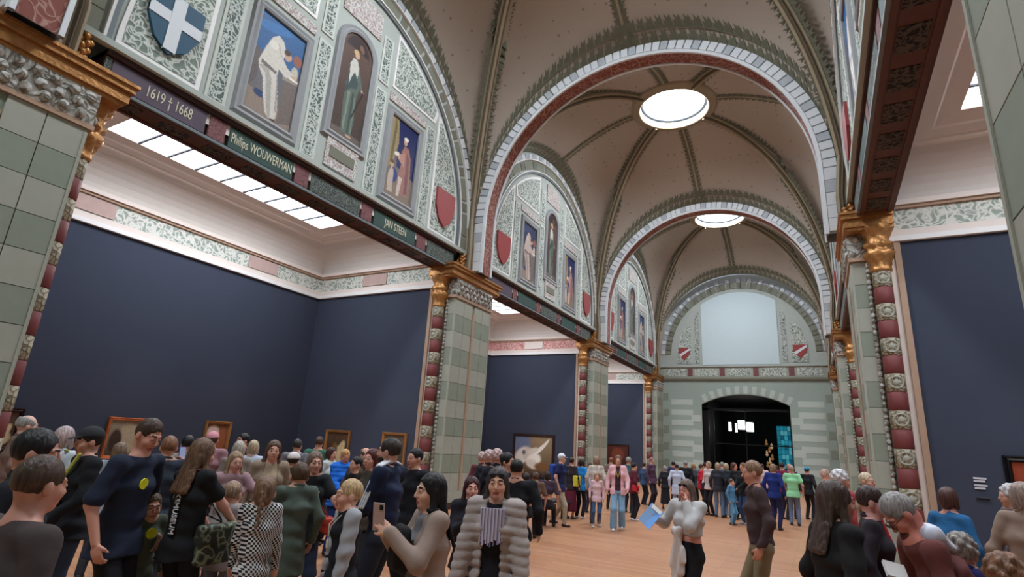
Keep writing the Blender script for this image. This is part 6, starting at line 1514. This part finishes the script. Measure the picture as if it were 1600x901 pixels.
framed_pic('large painting of a sweeping white shape on brown, in the second alcove', 'y', -12.42, -10.33, .40, 2.22, yd2, m_dkf,
           [('bg', (84, 66, 48), (150, 128, 100)), ('e', (110, 122, 150), .18, .8, .24, .3, 0), ('e', (226, 216, 206), .22, .48, .17, .24, -.9), ('e', (208, 196, 184), .38, .50, .16, .16, .2), ('e', (236, 228, 216), .52, .36, .20, .15, .4), ('e', (216, 204, 190), .5, .25, .18, .1, -.3), ('e', (238, 230, 220), .68, .66, .25, .045, .72), ('e', (226, 216, 204), .8, .80, .18, .03, .8), ('e', (216, 206, 192), .5, .62, .15, .06, .3), ('e', (120, 84, 50), .75, .2, .2, .1, 0), ('e', (96, 90, 110), .25, .56, .05, .05, 0)], fw=.12)
yd3 = MID[3] - 1.02
def xat(px, py, Y): r = ray(px, py); return r.x * Y / r.y
framed_pic('dark framed painting in the farthest left alcove', 'y', xat(948, 692, yd3), xat(983, 692, yd3), .9, 2.12, yd3, m_dkf, [('bg', (60, 28, 22), (90, 44, 34)), ('e', (120, 60, 40), .5, .5, .3, .3, 0)])
framed_pic('black framed painting with orange drapery at the right edge', 'y', 2.57, 3.65, .95, 2.02, yd, m_black, [('bg', (110, 50, 34), (150, 66, 40)), ('e', (170, 84, 50), .3, .6, .1, .5, .1), ('e', (60, 30, 30), .75, .4, .2, .5, 0)], fw=.10)
# wall text beside it
wl = tag(empty('wall_label', (2.24, yd - .012, 1.52)), 'small white printed wall text on the blue wall beside the black frame', 'label')
for k, (w2, z) in enumerate(((.085, .10), (.075, .055), (.085, -.01), (.07, -.055))):
    MB().box(-.085, -.085 + 2 * w2, -.004, .004, z, z + .030).build('text_line', plain('label_white', (196, 196, 204), .7), wl)
MB().box(-.08, .09, -.02, .004, -.19, -.17).build('label_ledge', m_steel, wl)
# low protective rail at the foot of the right pier
# bench in the second bay
bx, by = -6.4, 13.9
bn = tag(empty('bench', (-6.55, 13.6, 0), .05), 'long dark padded bench on the floor before the second alcove', 'bench')
st = MB(); P = []
for x, a in ((-.95, .6), (-.93, 1), (0, 1), (.93, 1), (.95, .6)): P.append([(x, a * .27 * math.cos(t), .40 + .055 * a * math.sin(t)) for t in np.linspace(0, 2 * math.pi, 16, endpoint=False)])
st.grid(P, closed_v=True); st.face(P[0]); st.face(P[-1][::-1]); st.build('seat', plain('bench_leather', (44, 44, 52), .45), bn, True)
for sx in (-.75, .75):
    for sy in (-.18, .18): MB().box(sx - .02, sx + .02, sy - .02, sy + .02, 0, .36).build('leg', m_black, bn)
    MB().box(sx - .02, sx + .02, -.18, .18, .33, .36).build('cross_rail', m_black, bn)
# folded papers held low in front of the right pier
r_ = ray(1398, 893); pp = Vector((r_.x, r_.y, r_.z)) * 4.1 + Vector((0, 0, EYE))
pw = tag(empty('folded_papers', pp, .4), 'folded white papers low beside the bending grey haired man', 'paper'); pw.rotation_euler = (.9, .2, .5)
for k in range(3): MB().box(-.06, .06, -.045 + .002 * k, .045 + .002 * k, .006 * k, .006 * k + .004).build('sheet', m_white, pw)
# track spots washing the pictures
for (x, y, z, t) in ((-12.4, 7.1, 5.6, (XBL, 7.1, 1.5)), (-12.4, 9.35, 5.6, (XBL, 9.35, 1.5)), (-12.2, 10.2, 5.6, (-12.2, yd, 1.5)), (-10.1, 10.2, 5.6, (-10.1, yd, 1.5)), (-11.4, 20.6, 5.6, (-11.4, yd2, 1.5)), (3.1, 10.2, 5.6, (3.1, yd, 1.6))):
    spot_lamp((x, y, z), t, 60, 34)
print('people', PN[0], 'tris', TRI[0])
